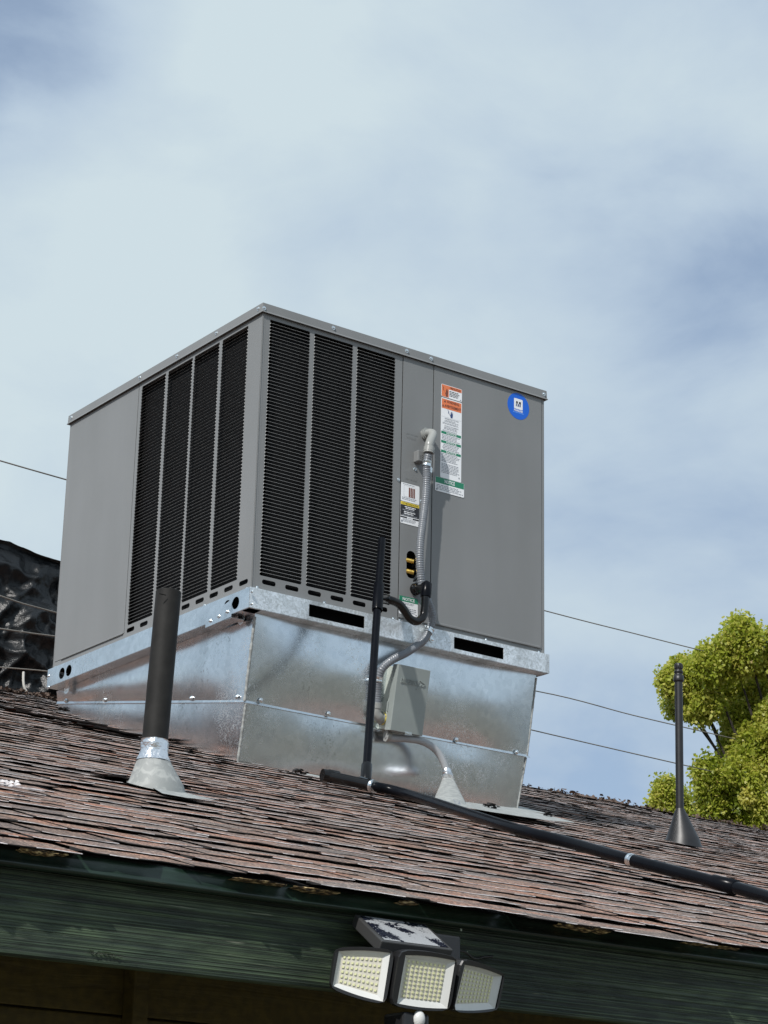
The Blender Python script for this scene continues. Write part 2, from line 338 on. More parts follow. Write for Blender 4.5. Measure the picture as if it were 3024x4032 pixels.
# ------------------------------------------------------------------ object helpers
def tag(o, label=None, cat=None, group=None, kind=None):
    if label: o['label'] = label
    if cat: o['category'] = cat
    if group: o['group'] = group
    if kind: o['kind'] = kind
    return o
def root(name, loc, label, cat, group=None, kind=None):
    o = bpy.data.objects.new(name, None); o.location = loc; COL.objects.link(o); o.empty_display_size = .05
    return tag(o, label, cat, group, kind)
def worldloc(o):
    v = Vector((0, 0, 0))
    while o is not None: v += Vector(o.location); o = o.parent
    return v
class MB:
    def __init__(s): s.v = []; s.f = []; s.m = []; s.sm = []
    def add(s, v, f, mi=0, smooth=False):
        k = len(s.v); s.v += [tuple(q) for q in v]; s.f += [tuple(i + k for i in q) for q in f]
        s.m += [mi] * len(f); s.sm += [smooth] * len(f); return s
    def box(s, x0, x1, y0, y1, z0, z1, mi=0):
        v = [(x0, y0, z0), (x1, y0, z0), (x1, y1, z0), (x0, y1, z0), (x0, y0, z1), (x1, y0, z1), (x1, y1, z1), (x0, y1, z1)]
        return s.hexa(v, mi)
    def hexa(s, v, mi=0):
        return s.add(v, [(0, 3, 2, 1), (4, 5, 6, 7), (0, 1, 5, 4), (1, 2, 6, 5), (2, 3, 7, 6), (3, 0, 4, 7)], mi)
    def tube(s, pts, rad, n=16, caps=True, mi=0):
        pts = [Vector(p) for p in pts]; N = len(pts)
        if not isinstance(rad, (list, tuple)): rad = [rad] * N
        T = [(pts[min(i + 1, N - 1)] - pts[max(i - 1, 0)]).normalized() for i in range(N)]
        u = T[0].orthogonal().normalized(); V = []
        for i in range(N):
            u = (u - T[i] * u.dot(T[i])).normalized(); w = T[i].cross(u)
            for k in range(n):
                a = 2 * math.pi * k / n; V.append(pts[i] + (u * math.cos(a) + w * math.sin(a)) * rad[i])
        Fc = [(i * n + k, i * n + (k + 1) % n, (i + 1) * n + (k + 1) % n, (i + 1) * n + k) for i in range(N - 1) for k in range(n)]
        s.add(V, Fc, mi, True)
        if caps:
            s.add(V[:n], [tuple(range(n))[::-1]], mi); s.add(V[-n:], [tuple(range(n))], mi)
        return s
    def grid(s, P, nx, ny, mi=0, smooth=True):
        return s.add(P, [(j * (nx + 1) + i, j * (nx + 1) + i + 1, (j + 1) * (nx + 1) + i + 1, (j + 1) * (nx + 1) + i) for j in range(ny) for i in range(nx)], mi, smooth)
    def mesh(s, name, mats, off=Vector((0, 0, 0))):
        me = bpy.data.meshes.new(name); me.from_pydata([tuple(Vector(q) - off) for q in s.v], [], s.f)
        for q in (mats if isinstance(mats, (list, tuple)) else [mats]): me.materials.append(q)
        me.polygons.foreach_set('material_index', s.m); me.polygons.foreach_set('use_smooth', s.sm); me.update(); return me
    def build(s, name, mats, parent=None, bevel=0, loc=None, fixn=True, **k):
        off = worldloc(parent) if parent else (Vector(loc) if loc is not None else Vector((0, 0, 0)))
        me = s.mesh(name, mats, off)
        if fixn:
            bm = bmesh.new(); bm.from_mesh(me); bmesh.ops.recalc_face_normals(bm, faces=bm.faces); bm.to_mesh(me); bm.free()
        o = bpy.data.objects.new(name, me); COL.objects.link(o)
        if parent: o.parent = parent
        elif loc is not None: o.location = loc
        if bevel:
            b = o.modifiers.new('bevel', 'BEVEL'); b.width = bevel; b.segments = 2; b.limit_method = 'ANGLE'; b.angle_limit = math.radians(40)
        return tag(o, **k)
def spline(P, step=.01):
    P = [Vector(p) for p in P]; Q = [P[0] * 2 - P[1]] + P + [P[-1] * 2 - P[-2]]; out = []
    for i in range(1, len(Q) - 2):
        a, b, c, d = Q[i - 1:i + 3]; n = max(2, int((c - b).length / step))
        for k in range(n):
            t = k / n; out.append(.5 * ((2 * b) + (c - a) * t + (2 * a - 5 * b + 4 * c - d) * t * t + (3 * b - a - 3 * c + d) * t ** 3))
    out.append(P[-1]); return out
def rrect(x0, x1, y0, y1, r, n=4):
    out = []
    for cx, cy, a0 in ((x1 - r, y1 - r, 0), (x0 + r, y1 - r, 90), (x0 + r, y0 + r, 180), (x1 - r, y0 + r, 270)):
        for k in range(n + 1):
            a = math.radians(a0 + 90 * k / n); out.append((cx + r * math.cos(a), cy + r * math.sin(a)))
    return out
def circ(cx, cy, rx, ry=None, n=20):
    ry = ry or rx
    return [(cx + rx * math.cos(2 * math.pi * k / n), cy + ry * math.sin(2 * math.pi * k / n)) for k in range(n)]
def sheet2d(loops, th):
    """flat plate with holes (loops in 2D), thickness th -> verts, faces"""
    cu = bpy.data.curves.new('tmp', 'CURVE'); cu.dimensions = '2D'; cu.fill_mode = 'BOTH'; cu.extrude = th / 2
    for L in loops:
        sp = cu.splines.new('POLY'); sp.points.add(len(L) - 1)
        for i, p in enumerate(L): sp.points[i].co = (p[0], p[1], 0, 1)
        sp.use_cyclic_u = True
    o = bpy.data.objects.new('tmp', cu); COL.objects.link(o); dg = bpy.context.evaluated_depsgraph_get()
    me = o.evaluated_get(dg).to_mesh(); v = [tuple(q.co) for q in me.vertices]; f = [tuple(p.vertices) for p in me.polygons]
    o.evaluated_get(dg).to_mesh_clear(); bpy.data.objects.remove(o); bpy.data.curves.remove(cu); return v, f
def text2d(s, size=1., bold=0., ext=0.):
    cu = bpy.data.curves.new('tmp', 'FONT'); cu.body = s; cu.size = size; cu.offset = bold; cu.extrude = ext; cu.resolution_u = 2
    o = bpy.data.objects.new('tmp', cu); COL.objects.link(o); dg = bpy.context.evaluated_depsgraph_get()
    me = o.evaluated_get(dg).to_mesh(); v = [tuple(q.co) for q in me.vertices]; f = [tuple(p.vertices) for p in me.polygons]
    o.evaluated_get(dg).to_mesh_clear(); bpy.data.objects.remove(o); bpy.data.curves.remove(cu); return v, f
def addsheet(mb, loops, th, fn, mi=0):
    v, f = sheet2d(loops, th); return mb.add([fn(*q) for q in v], f, mi)
def nz3(x, y, z, s=1.): return noise.noise(Vector((x * s, y * s, z * s)))

# ------------------------------------------------------------------ ground and house
GZ = -3.85
mb = MB(); N = 24
mb.grid([(-300 + 600 * i / N, -300 + 600 * j / N, GZ) for j in range(N + 1) for i in range(N + 1)], N, N)
mb.build('ground', GROUND, kind='structure')

EY = -3.10       # drip edge of the shingles
RY = 2.46        # ridge
HX0, HX1 = -6.0, 12.0
house = root('house', (0, -2.5, GZ), 'low house with green fascia and weathered red-brown shingle roof under the AC unit', 'house')
roof_m = MB()
dk = .011
def rz(y): return RC + RS * y - dk
DY = EY + .026
roof_m.hexa([(HX0, DY, rz(DY) - .012), (HX1, DY, rz(DY) - .012), (HX1, RY, rz(RY) - .012), (HX0, RY, rz(RY) - .012),
             (HX0, DY, rz(DY)), (HX1, DY, rz(DY)), (HX1, RY, rz(RY)), (HX0, RY, rz(RY))])
BYE = 2 * RY - EY
roof_m.hexa([(HX0, RY, rz(RY) - .012), (HX1, RY, rz(RY) - .012), (HX1, BYE, rz(EY) - .012), (HX0, BYE, rz(EY) - .012),
             (HX0, RY, rz(RY) + .012), (HX1, RY, rz(RY) + .012), (HX1, BYE, rz(EY) + .012), (HX0, BYE, rz(EY) + .012)])
roof = roof_m.build('roof', ASPH, house)
# walls
WY = -2.55
zt = rz(WY) - .05
wl = MB(); wl.box(HX0 + .4, HX1 - .4, WY + .02, WY + .14, GZ, zt + .02)
wl.box(HX0 + .4, HX0 + .55, WY + .14, 2 * RY - WY, GZ, zt); wl.box(HX1 - .55, HX1 - .4, WY + .14, 2 * RY - WY, GZ, zt)
wl.box(HX0 + .4, HX1 - .4, 2 * RY - WY - .14, 2 * RY - WY, GZ, zt)
for xx in (HX0 + .4, HX1 - .55):
    wl.add([(xx, WY + .1, zt), (xx, 2 * RY - WY, zt), (xx, RY, rz(RY) - .03), (xx + .15, WY + .1, zt), (xx + .15, 2 * RY - WY, zt), (xx + .15, RY, rz(RY) - .03)],
           [(0, 1, 2), (3, 5, 4), (0, 3, 4, 1), (1, 4, 5, 2), (2, 5, 3, 0)])
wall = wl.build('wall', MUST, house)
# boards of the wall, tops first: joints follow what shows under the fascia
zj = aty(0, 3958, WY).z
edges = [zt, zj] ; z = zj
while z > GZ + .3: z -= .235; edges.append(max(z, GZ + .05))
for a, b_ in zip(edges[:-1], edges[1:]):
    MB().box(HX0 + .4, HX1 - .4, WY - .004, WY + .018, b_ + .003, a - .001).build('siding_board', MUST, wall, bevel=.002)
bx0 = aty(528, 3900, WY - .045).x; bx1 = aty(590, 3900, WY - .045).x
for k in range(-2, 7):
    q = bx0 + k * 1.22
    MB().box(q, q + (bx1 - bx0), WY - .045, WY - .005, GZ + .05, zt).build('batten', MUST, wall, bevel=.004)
# fascia and drip board
FY = EY + .020; FY2 = FY + .026
zs0 = aty(0, 3402, FY).z; zs1 = aty(3024, 3805, FY).z; zs = (zs0 + zs1) / 2
zf0 = aty(0, 3745, FY2).z; zf = (zf0 + aty(1300, 3897, FY2).z) / 2
def long_board(name, y, th, z0, z1, m, amp, flare=0, **k):
    mbb = MB(); nx = 300; P = []
    prof = [(th, z1), (0, z1), (0, z1 - (z1 - z0) * .3), (-flare * .3, z0 + (z1 - z0) * .3), (-flare, z0 + .004), (-flare, z0), (th, z0)]
    for j, (dy, zz) in enumerate(prof):
        for i in range(nx + 1):
            x = HX0 + (HX1 - HX0) * i / nx
            ww = amp * nz3(x * 3, j * .3, 0) if j not in (0, 6) else 0
            P.append((x, y + dy + ww * .5, zz + ww))
    mbb.grid(P, nx, len(prof) - 1); return mbb.build(name, m, house, **k)
long_board('drip_board', FY, .022, zs, rz(EY + .02) - .0015, GTRIM, .0015, flare=.007)
fas = long_board('fascia_board', FY2, .035, zf, zs + .03, GWOOD, .003)
# gouge in the fascia
g = aty(415, 3750, FY2)
mb = MB()
for k in range(7):
    p = aty(350 + 17 * k, 3738 + 3 * k + random.uniform(-4, 4), FY2 - .002); L = random.uniform(.006, .016)
    mb.add([p, p + Vector((L, -.004, -.002)), p + Vector((L * .8, 0, -.007)), p + Vector((.001, -.003, -.006))], [(0, 1, 2, 3)])
mb.build('splinter', GWOOD, fas)
PCH = mat('bare_paint_chip', (.30, .34, .26), .7)
for a_, b_, w_, h_ in ((1812, 3656, .0042, .0045), (1838, 3745, .003, .006), (1090, 3540, .003, .002)):
    p = aty(a_, b_, FY - .0005 if b_ < 3700 else FY2 - .002); MB().add([p, p + Vector((w_, 0, -.0004)), p + Vector((w_ * .9, 0, -h_)), p + Vector((.0005, 0, -h_ * .9))], [(0, 1, 2, 3)]).build('paint_chip', PCH, fas, fixn=False)
mb = MB()
for k in range(9):
    p = atr(random.uniform(-10, 70), random.uniform(3075, 3100), .012 + random.uniform(0, .012)); L = random.uniform(.006, .020)
    mb.add([p, p + Vector((L, -.004, .002)), p + Vector((L * .9, .006, .008)), p + Vector((.002, .004, .006))], [(0, 1, 2, 3)])
mb.build('paper_scrap', WORN, roof, fixn=False, kind='stuff')
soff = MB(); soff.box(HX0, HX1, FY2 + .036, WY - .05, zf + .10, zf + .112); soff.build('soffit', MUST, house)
# far side trim
MB().box(HX0, HX1, BYE - .05, BYE, rz(EY) - .2, rz(EY) - .014).build('fascia_board', GWOOD, house)

# ---- shingles: a library of worn tabs, laid course by course
EXPO = .100; TL = .17
def tab_mesh(w, seed, L=TL):
    rnd = random.Random(seed); nx = max(3, int(w / .024)); th = rnd.uniform(.0012, .0022)
    lift = rnd.choice([0, 0, 0, .001, .002, .004]); curl = rnd.uniform(0, 1)
    V = []; Fc = []; M = []
    ph = rnd.uniform(0, 100)
    def jag(x):
        j = .007 * noise.noise(Vector((x * 26 + ph, ph, 0))) + .010 * noise.noise(Vector((x * 6 + ph, 3, ph)))
        return j
    cols = []
    notch = rnd.uniform(.1, .9) * w if rnd.random() < .35 else -1
    for i in range(nx + 1):
        x = w * i / nx
        j = jag(x) + (.014 if abs(x - notch) < .02 else 0)
        lz = max(0, lift * (.5 + .9 * noise.noise(Vector((x * 7 + ph, 0, 5)))) + .003 * max(0, noise.noise(Vector((x * 14 + ph, 9, 5)))) + curl * .0012 * (1 if i in (0, nx) else 0))
        wd = .0025 + .003 * max(0, noise.noise(Vector((x * 30 + ph, 1, 1))))
        def bz(y): return .0046 * (1 - y / .22) + lz * max(0, 1 - y / .11) ** 1.5
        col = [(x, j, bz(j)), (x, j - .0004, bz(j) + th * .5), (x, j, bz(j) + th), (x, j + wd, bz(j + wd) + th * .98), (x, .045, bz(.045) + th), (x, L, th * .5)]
        cols.append(col)
    n = 6
    for c in cols: V += c
    worn = rnd.random()
    for i in range(nx):
        a = i * n; b = (i + 1) * n
        Fc += [(a, b, b + 1, a + 1), (a + 1, b + 1, b + 2, a + 2), (a + 2, b + 2, b + 3, a + 3), (a + 3, b + 3, b + 4, a + 4), (a + 4, b + 4, b + 5, a + 5)]
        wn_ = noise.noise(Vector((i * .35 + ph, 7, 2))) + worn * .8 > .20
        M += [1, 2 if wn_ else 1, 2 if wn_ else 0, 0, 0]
    for a in (0, nx * n):
        V2 = len(V); V += [(cols[0 if a == 0 else -1][4][0], .045, 0)]
        Fc.append((a, a + 2, a + 4, V2) if a else (a, V2, a + 4, a + 2)); M.append(1)
    return V, Fc, M
LIB = [tab_mesh(w, i * 13 + 5) + (w,) for i, w in enumerate([random.choice((random.uniform(.05, .14), random.uniform(.12, .30))) for _ in range(70)])]
LIBM = []
for i, (V, Fc, M, w) in enumerate(LIB):
    me = bpy.data.meshes.new('shingle'); me.from_pydata(V, [], Fc)
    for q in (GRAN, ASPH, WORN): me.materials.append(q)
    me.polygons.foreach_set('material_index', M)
    a = me.attributes.new('tone', 'FLOAT', 'POINT'); a.data.foreach_set('value', [0.] * len(V))
    me.update(); LIBM.append(me)
SL = math.atan(RS)
def wav(x, y): return .010 * noise.noise(Vector((x * 1.1, y * .9, 3))) + .003 * noise.noise(Vector((x * 4, y * 3, 8)))
places = []
ncourse = int((RY - EY) / (EXPO * math.cos(SL))) + 1
rr = random.Random(3)
for c in range(ncourse):
    y0 = EY + c * EXPO * math.cos(SL)
    if y0 > RY - .03: break
    x = -5.2 - rr.random() * .3; xe = 9.5
    dy = 0
    while x < xe:
        k = rr.randrange(len(LIB)); w = LIB[k][3]
        yy = y0 + rr.uniform(-.016, .016) + .016 * noise.noise(Vector((x * .9, c * 3.1, 0)))
        if c == 0: yy = y0 + rr.uniform(-.005, .005) + float(np.interp(x + w / 2, [-3., -2.39, -2.08, -1.76, -1.70, -1.55, -1.37, -1.1, -.79, 0], [0, -.006, .010, .010, -.028, -.03, -.072, -.04, -.006, 0]))
        cx = x + w / 2
        if not (.10 < x and x + w < 1.24 and .20 < yy < 1.25):
            places.append((x, yy, wav(cx, yy) + rr.uniform(0, .0012), k, rr.uniform(-.022, .022), rr.uniform(-.0045, .0045)))
        x += w + rr.uniform(.001, .005)
def vis(p):
    s = toscreen((p[0] + .1, p[1], roofz(0, p[1])))
    return s and -150 < s[0] < CW + 150
inview = [p for p in places if vis(p)]
inview.sort(key=lambda p: (Vector((p[0], p[1], roofz(0, p[1]))) - CAM).length / LIB[p[3]][3] ** .5)
near = set(id(p) for p in inview[:296])
rest = MB(); tones = []
RV = []; RF = []; RMI = []; RT = []
for p in places:
    x, yy, dz, k, rot, tilt = p
    zz = rz(yy) + dz
    if id(p) in near:
        o = bpy.data.objects.new('shingle', LIBM[k]); COL.objects.link(o); o.parent = roof
        o.location = Vector((x, yy, zz)) - worldloc(roof); o.rotation_euler = (SL, tilt, rot)
    else:
        mtx = Matrix.Translation((x, yy, zz)) @ Matrix.Rotation(rot, 4, 'Z') @ Matrix.Rotation(tilt, 4, 'Y') @ Matrix.Rotation(SL, 4, 'X')
        V, Fc, M, w = LIB[k]; b0 = len(RV); t = rr.random()
        RV += [tuple(mtx @ Vector(v)) for v in V]; RF += [tuple(i + b0 for i in f) for f in Fc]; RMI += M; RT += [t] * len(V)
me = bpy.data.meshes.new('shingle_field'); wlr = worldloc(roof)
me.from_pydata([tuple(Vector(v) - wlr) for v in RV], [], RF)
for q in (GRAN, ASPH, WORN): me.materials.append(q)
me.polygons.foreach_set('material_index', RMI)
a = me.attributes.new('tone', 'FLOAT', 'POINT'); a.data.foreach_set('value', RT); me.update()
o = bpy.data.objects.new('shingle_field', me); COL.objects.link(o); o.parent = roof; o['kind'] = 'stuff'

# a few lone torn tabs that stand proud, in fresher red
def tornpiece(px, py, w, L, th, rotz, m, name='torn_shingle', up=.012):
    p = atr(px, py, 0); mbx = MB(); n = 9; P = []
    for j in range(3):
        for i in range(n + 1):
            x = w * i / n; y = L * j / 2 + (.012 * nz3(x * 30, px, 0) if j == 0 else 0)
            P.append((x, y, up * (1 - j / 2) + .004 * nz3(x * 20, py, j)))
    top = [(a_, b_, c_ + th) for a_, b_, c_ in P]
    mt = Matrix.Translation(p) @ Matrix.Rotation(rotz, 4, 'Z') @ Matrix.Rotation(SL, 4, 'X')
    mbx.grid([mt @ Vector(q) for q in top], n, 2, 0, False); mbx.grid([mt @ Vector(q) for q in P], n, 2, 1, False)
    e = [mt @ Vector(q) for q in P[:n + 1]] + [mt @ Vector(q) for q in top[:n + 1]]
    mbx.add(e, [(i, i + 1, i + n + 2, i + n + 1) for i in range(n)], 1)
    return mbx.build(name, m, roof, fixn=False)
REDG = mat('fresh_red_granules', (.30, .095, .06), .85, bump=(400, .8, 2, .003), var=(200, .5, 2))
for a_ in ((60, 2812, .18, .09), (175, 2832, .24, .10), (300, 2862, .16, .08), (365, 2876, .22, .09), (670, 2925, .14, .08), (-40, 2790, .15, .09)):
    tornpiece(a_[0], a_[1], a_[2], a_[3], .004, random.uniform(-.05, .05), [REDG, ASPH])
tornpiece(420, 3072, .22, .09, .004, -.02, [REDG, ASPH], up=.010)
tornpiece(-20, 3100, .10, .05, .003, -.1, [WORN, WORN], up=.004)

# chewed strand board under the first course
for (pa, pb, dep) in ((72, 232, .017), (232, 262, .006), (905, 1120, .0015), (1145, 1330, .011), (1560, 1640, .004), (2185, 2395, .016), (2680, 2900, .003), (-300, -100, .01)):
    a0 = aty(pa, 3308 + pa * .139, EY + .012); a1 = aty(pb, 3308 + pb * .139, EY + .012); n = max(6, int((a1.x - a0.x) / .008)); P = []
    for j in range(4):
        for i in range(n + 1):
            x = a0.x + (a1.x - a0.x) * i / n; e = (math.sin(math.pi * i / n) ** .35 * max(.15, .75 + .9 * nz3(x * 24, pa, 4))) if 0 < i < n else 0
            z1 = rz(EY) + .001; z0 = z1 - .002 - dep * .5 * e * (.75 + .8 * nz3(x * 55, 0, 1))
            zz = z1 + (z0 - z1) * j / 3; yy = EY + .004 - .014 * e * (1 + nz3(x * 60, j * 2.3, 0)) * (1 if j in (1, 2) else .4)
            P.append((x, yy, zz))
    m_ = MB(); m_.grid(P, n, 3, 0, False)
    bk = [(p_[0], EY + .05, p_[2]) for p_ in P[-(n + 1):]]; m_.grid(P[-(n + 1):] + bk, n, 1, 0, False)
    m_.build('sheathing_edge', OSB, roof, fixn=False)

# dry litter gathered along the ridge
mb = MB(); rl = random.Random(11)
def clump(x, y, z, r, n):
    for _ in range(n):
        c = Vector((x + rl.gauss(0, r), y + rl.gauss(0, .03), z + min(.010, abs(rl.gauss(0, min(r, .05) * .3))))); s = rl.uniform(.005, .015)
        R_ = Matrix.Rotation(rl.uniform(0, 6.28), 3, Vector((rl.gauss(0, 1), rl.gauss(0, 1), rl.gauss(0, 1))).normalized())
        q = [R_ @ Vector(v) * s for v in ((-1, -.5, 0), (0, -.7, .25), (1, 0, 0), (.2, .6, .2), (-.8, .4, -.1))]
        mb.add([c + v for v in q], [(0, 1, 2, 3, 4)])
for px, n, r in ((2075, 12, .03), (2180, 26, .03), (2250, 40, .05), (2370, 46, .05), (2440, 16, .04), (2510, 30, .04), (2560, 20, .04), (2740, 40, .09), (2830, 40, .1), (2920, 30, .1), (2990, 40, .1), (60, 40, .1), (160, 50, .08), (210, 40, .05), (0, 40, .1), (110, 30, .06)):
    py = 3105 + (px - 2093) * .1813 if px > 1000 else 2716 + px * .19
    p = aty(px, py, RY); clump(p.x, RY - .02, roofz(0, RY) - .010, r, n)
x = -3.
while x < 9.4:
    clump(x, RY, roofz(0, RY) - .018, .05, 8); x += .09
for pa, pb, hh in ((2070, 2115, .010), (2150, 2200, .014), (2238, 2325, .024), (2360, 2455, .020), (2485, 2540, .012), (2560, 2640, .008), (2720, 2800, .012), (2860, 2990, .014), (30, 110, .010), (150, 215, .014)):
    f_ = lambda q: aty(q, 3105 + (q - 2093) * .1813 if q > 1000 else 2716 + q * .19, RY).x
    xa, xb = f_(pa), f_(pb); n = max(10, int((xb - xa) / .006)); P = []
    for j, (dy, k_) in enumerate(((-.05, 0), (-.03, .7), (-.01, 1.), (.015, .9), (.05, 0))):
        for i in range(n + 1):
            t = i / n; x = xa + (xb - xa) * t; e = min(1, 5 * t, 5 * (1 - t)) * (.55 + .9 * max(-.3, nz3(x * 28, j * 1.3, 2)) + .5 * nz3(x * 80, j * 2.1, 5))
            P.append((x, RY - .01 + dy, roofz(0, RY) - .016 + hh * 1.35 * k_ * max(0, e)))
    mb.grid(P, n, 4, 0, False)
mb.build('leaf_litter', LITTER, fixn=False, kind='stuff', label='dry brown leaf litter and shingle crumbs heaped along the roof ridge', cat='leaf litter')

# ------------------------------------------------------------------ the rooftop unit
W, D, H = 1.2943, 1.4037, 1.05; LZ = 1.014
unit = root('air_conditioner', (0, 0, -.07), 'large grey rooftop air conditioner with louvred sides, warning labels and galvanized base rail', 'air conditioner')
YF = .004; XL = .004
def fx(px, py): p = aty(px, py, YF); return p.x, p.z
def lx(px, py): p = atx(px, py, XL); return p.y, p.z
def z2(a, b, x0, y0, s): return x0 + a * s, y0 + b * s
def R1(a, b): return z2(a, b, 150, 1150, .7233)
def R2(a, b): return z2(a, b, 950, 1150, .7535)
def rectf(fn, q): P = [fn(*p) for p in q]; return ((P[0][0] + P[2][0]) / 2, (P[1][0] + P[3][0]) / 2, (P[2][1] + P[3][1]) / 2, (P[0][1] + P[1][1]) / 2)
fcols = [rectf(fx, [R2(*p) for p in q]) for q in (
    ((150, 147), (357, 208), (95, 1483), (315, 1527)), ((382, 215), (583, 277), (337, 1537), (547, 1582)), ((605, 285), (802, 343), (570, 1590), (778, 1636)))]
lcols = [rectf(lx, [R1(*p) for p in q]) for q in (
    ((1003, 265), (1145, 185), (942, 1625), (1085, 1565)), ((850, 350), (988, 272), (787, 1690), (925, 1635)),
    ((707, 435), (838, 360), (640, 1750), (778, 1697)), ((567, 515), (692, 443), (490, 1812), (628, 1757)))]
fz0 = sum(c[2] for c in fcols) / 3; fz1 = sum(c[3] for c in fcols) / 3
lz0 = sum(c[2] for c in lcols) / 4; lz1 = sum(c[3] for c in lcols) / 4
z0 = (fz0 + lz0) / 2; z1 = (fz1 + lz1) / 2
s1 = (fx(*R2(843, 325))[0] + fx(*R2(820, 1715))[0]) / 2; s2 = (fx(*R2(1003, 380))[0] + fx(*R2(986, 1700))[0]) / 2
ls = (lx(*R1(550, 500))[0] + lx(*R1(468, 1905))[0]) / 2
print('cols', fcols, lcols, 'z', fz0, fz1, lz0, lz1, 'seams', s1, s2, ls)
TH = .0016
Ff = lambda a, b, c=0: (a, YF + c, b)
Lf = lambda a, b, c=0: (XL + c, a, b)
slotz = (fx(*R2(144, 1520))[1] + fx(*R2(500, 1603))[1]) / 2
fs = [fx(*R2(a, b))[0] for a, b in ((144, 1519), (264, 1548), (382, 1575), (500, 1602), (616, 1630), (730, 1657))]
fsz = [fx(*R2(a, b))[1] for a, b in ((144, 1519), (264, 1548), (382, 1575), (500, 1602), (616, 1630), (730, 1657))]
slz = sum(fsz) / 6
ly = [lx(*R1(a, b))[0] for a, b in ((1118, 1598), (1036, 1632), (956, 1665), (879, 1700), (802, 1735), (725, 1766), (650, 1794), (575, 1823), (503, 1850))]
def win(a, b): return rrect(a, b, z0, z1, .004, 2)
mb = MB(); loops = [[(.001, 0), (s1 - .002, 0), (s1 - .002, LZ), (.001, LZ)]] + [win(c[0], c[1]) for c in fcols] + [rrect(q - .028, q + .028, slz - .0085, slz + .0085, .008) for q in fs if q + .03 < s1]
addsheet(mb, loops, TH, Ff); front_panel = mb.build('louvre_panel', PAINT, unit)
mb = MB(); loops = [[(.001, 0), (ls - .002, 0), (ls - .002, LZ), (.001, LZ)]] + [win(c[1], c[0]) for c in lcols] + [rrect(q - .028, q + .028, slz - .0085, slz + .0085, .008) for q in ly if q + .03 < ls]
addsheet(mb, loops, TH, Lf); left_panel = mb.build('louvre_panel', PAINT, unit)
# corner trim between the two louvred sides
MB().box(XL - .0012, XL + .012, YF - .0012, YF + .012, .0, LZ).build('corner_edge', PAINT, unit, bevel=.0015)
# louvre slats
NS = 74; pitch = (z1 - z0) / NS
def slat_shape(w):
    h = .0019; r = .0050; L = []
    L = [(0, 0), (0, h + .001)]
    L += [(.003, h), (w / 2, h), (w - .003, h), (w, h + .001), (w, 0)]
    L += [(w, -r), (w - r * .12, -r * .55), (w - r * .45, -r * .15), (w - r, 0), (w / 2, 0), (r, 0), (r * .45, -r * .15), (r * .12, -r * .55), (0, -r)]
    return [(a, b) for a, b in L[1:6]] + [(w, -r)] + L[8:]
def slat_mesh(w, face):
    L = slat_shape(w); n = len(L); m = MB()
    def f(a, b, c): # slight outward belly at the lower lip
        bow = -.0022 if b < h2 else 0
        return (a, c + bow, b) if face == 'f' else (c + bow, a, b)
    h2 = .0005
    V = [f(a, b, -.0004) for a, b in L] + [f(a, b, .0008) for a, b in L]
    m.add(V, [tuple(range(n))[::-1], tuple(range(n, 2 * n))] + [(i, (i + 1) % n, (i + 1) % n + n, i + n) for i in range(n)])
    return m
cnt = 0; stf = MB()
def slat_col(a0, a1, face, panel, single):
    global cnt
    lo, hi = min(a0, a1), max(a0, a1); m = slat_mesh(hi - lo, face); me = m.mesh('louvre_slat', PAINT); first = None
    for k in range(NS):
        zz = z0 + pitch * k - .001 + (pitch if False else 0)
        if k == 0: continue
        base = Vector((lo, YF, zz)) if face == 'f' else Vector((XL, lo, zz))
        if single:
            o = bpy.data.objects.new('louvre_slat', me); COL.objects.link(o); o.parent = unit; o.location = base - Vector(unit.location); cnt += 1
        else: stf.add([Vector(v) + base for v in m.v], m.f)
for c in fcols: slat_col(c[0], c[1], 'f', front_panel, True)
slat_col(lcols[0][0], lcols[0][1], 'l', left_panel, True)
for c in lcols[1:]: slat_col(c[0], c[1], 'l', left_panel, False)
stf.build('louvre_slat', PAINT, unit, kind='stuff')
# dark coil behind the louvres, its colour blackened further for inside shade; cabinet core
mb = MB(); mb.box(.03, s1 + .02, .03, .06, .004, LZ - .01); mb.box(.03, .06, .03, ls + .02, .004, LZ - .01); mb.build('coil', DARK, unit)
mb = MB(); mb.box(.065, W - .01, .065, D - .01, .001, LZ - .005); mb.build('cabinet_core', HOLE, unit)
# narrow access panel with the oval port, and the wide panel
ov = [fx(1600 + 0, 2168), fx(1600, 2281)]
ocx = fx(1617, 2222)[0]; oz0 = fx(1617, 2278)[1]; oz1 = fx(1617, 2170)[1]; ow = .020
mb = MB(); addsheet(mb, [[(s1 + .001, .018), (s2 - .0015, .018), (s2 - .0015, LZ), (s1 + .001, LZ)], rrect(ocx - ow, ocx + ow, oz0, oz1, ow - .001, 6)], TH, lambda a, b, c=0: (a, YF - .0012 + c, b))
mb.build('access_panel', PAINT, unit)
mb = MB(); mb.box(s1 + .001, s2, YF + .0015, YF + .003, 0, .02); mb.build('panel_skirt', PAINT, unit)
XE = aty(2113 + 20, 2100, YF).x
xe = fx(*R2(1568, 1100))[0]
mb = MB(); addsheet(mb, [[(s2 + .0015, .022), (xe - .0015, .022), (xe - .0015, LZ), (s2 + .0015, LZ)]], TH, lambda a, b, c=0: (a, YF - .002 + c, b)); dp = mb.build('access_panel', PAINT, unit, bevel=.0007)
mb = MB(); mb.box(s2 + .004, xe - .01, YF - .006, YF - .0015, .021, .030); mb.build('panel_lip', PAINT, unit, bevel=.002)
mb = MB(); mb.box(s2, W - .001, YF + .0012, YF + .003, 0, .024); mb.build('panel_skirt', PAINT, unit)
mb = MB(); mb.box(xe + .001, W - .001, YF - .001, YF + .02, 0, LZ); mb.build('corner_post', PAINT, unit, bevel=.002)
mb = MB(); mb.box(W - .004, W - .002, YF + .02, D, 0, LZ); mb.build('right_panel', PAINT, unit)
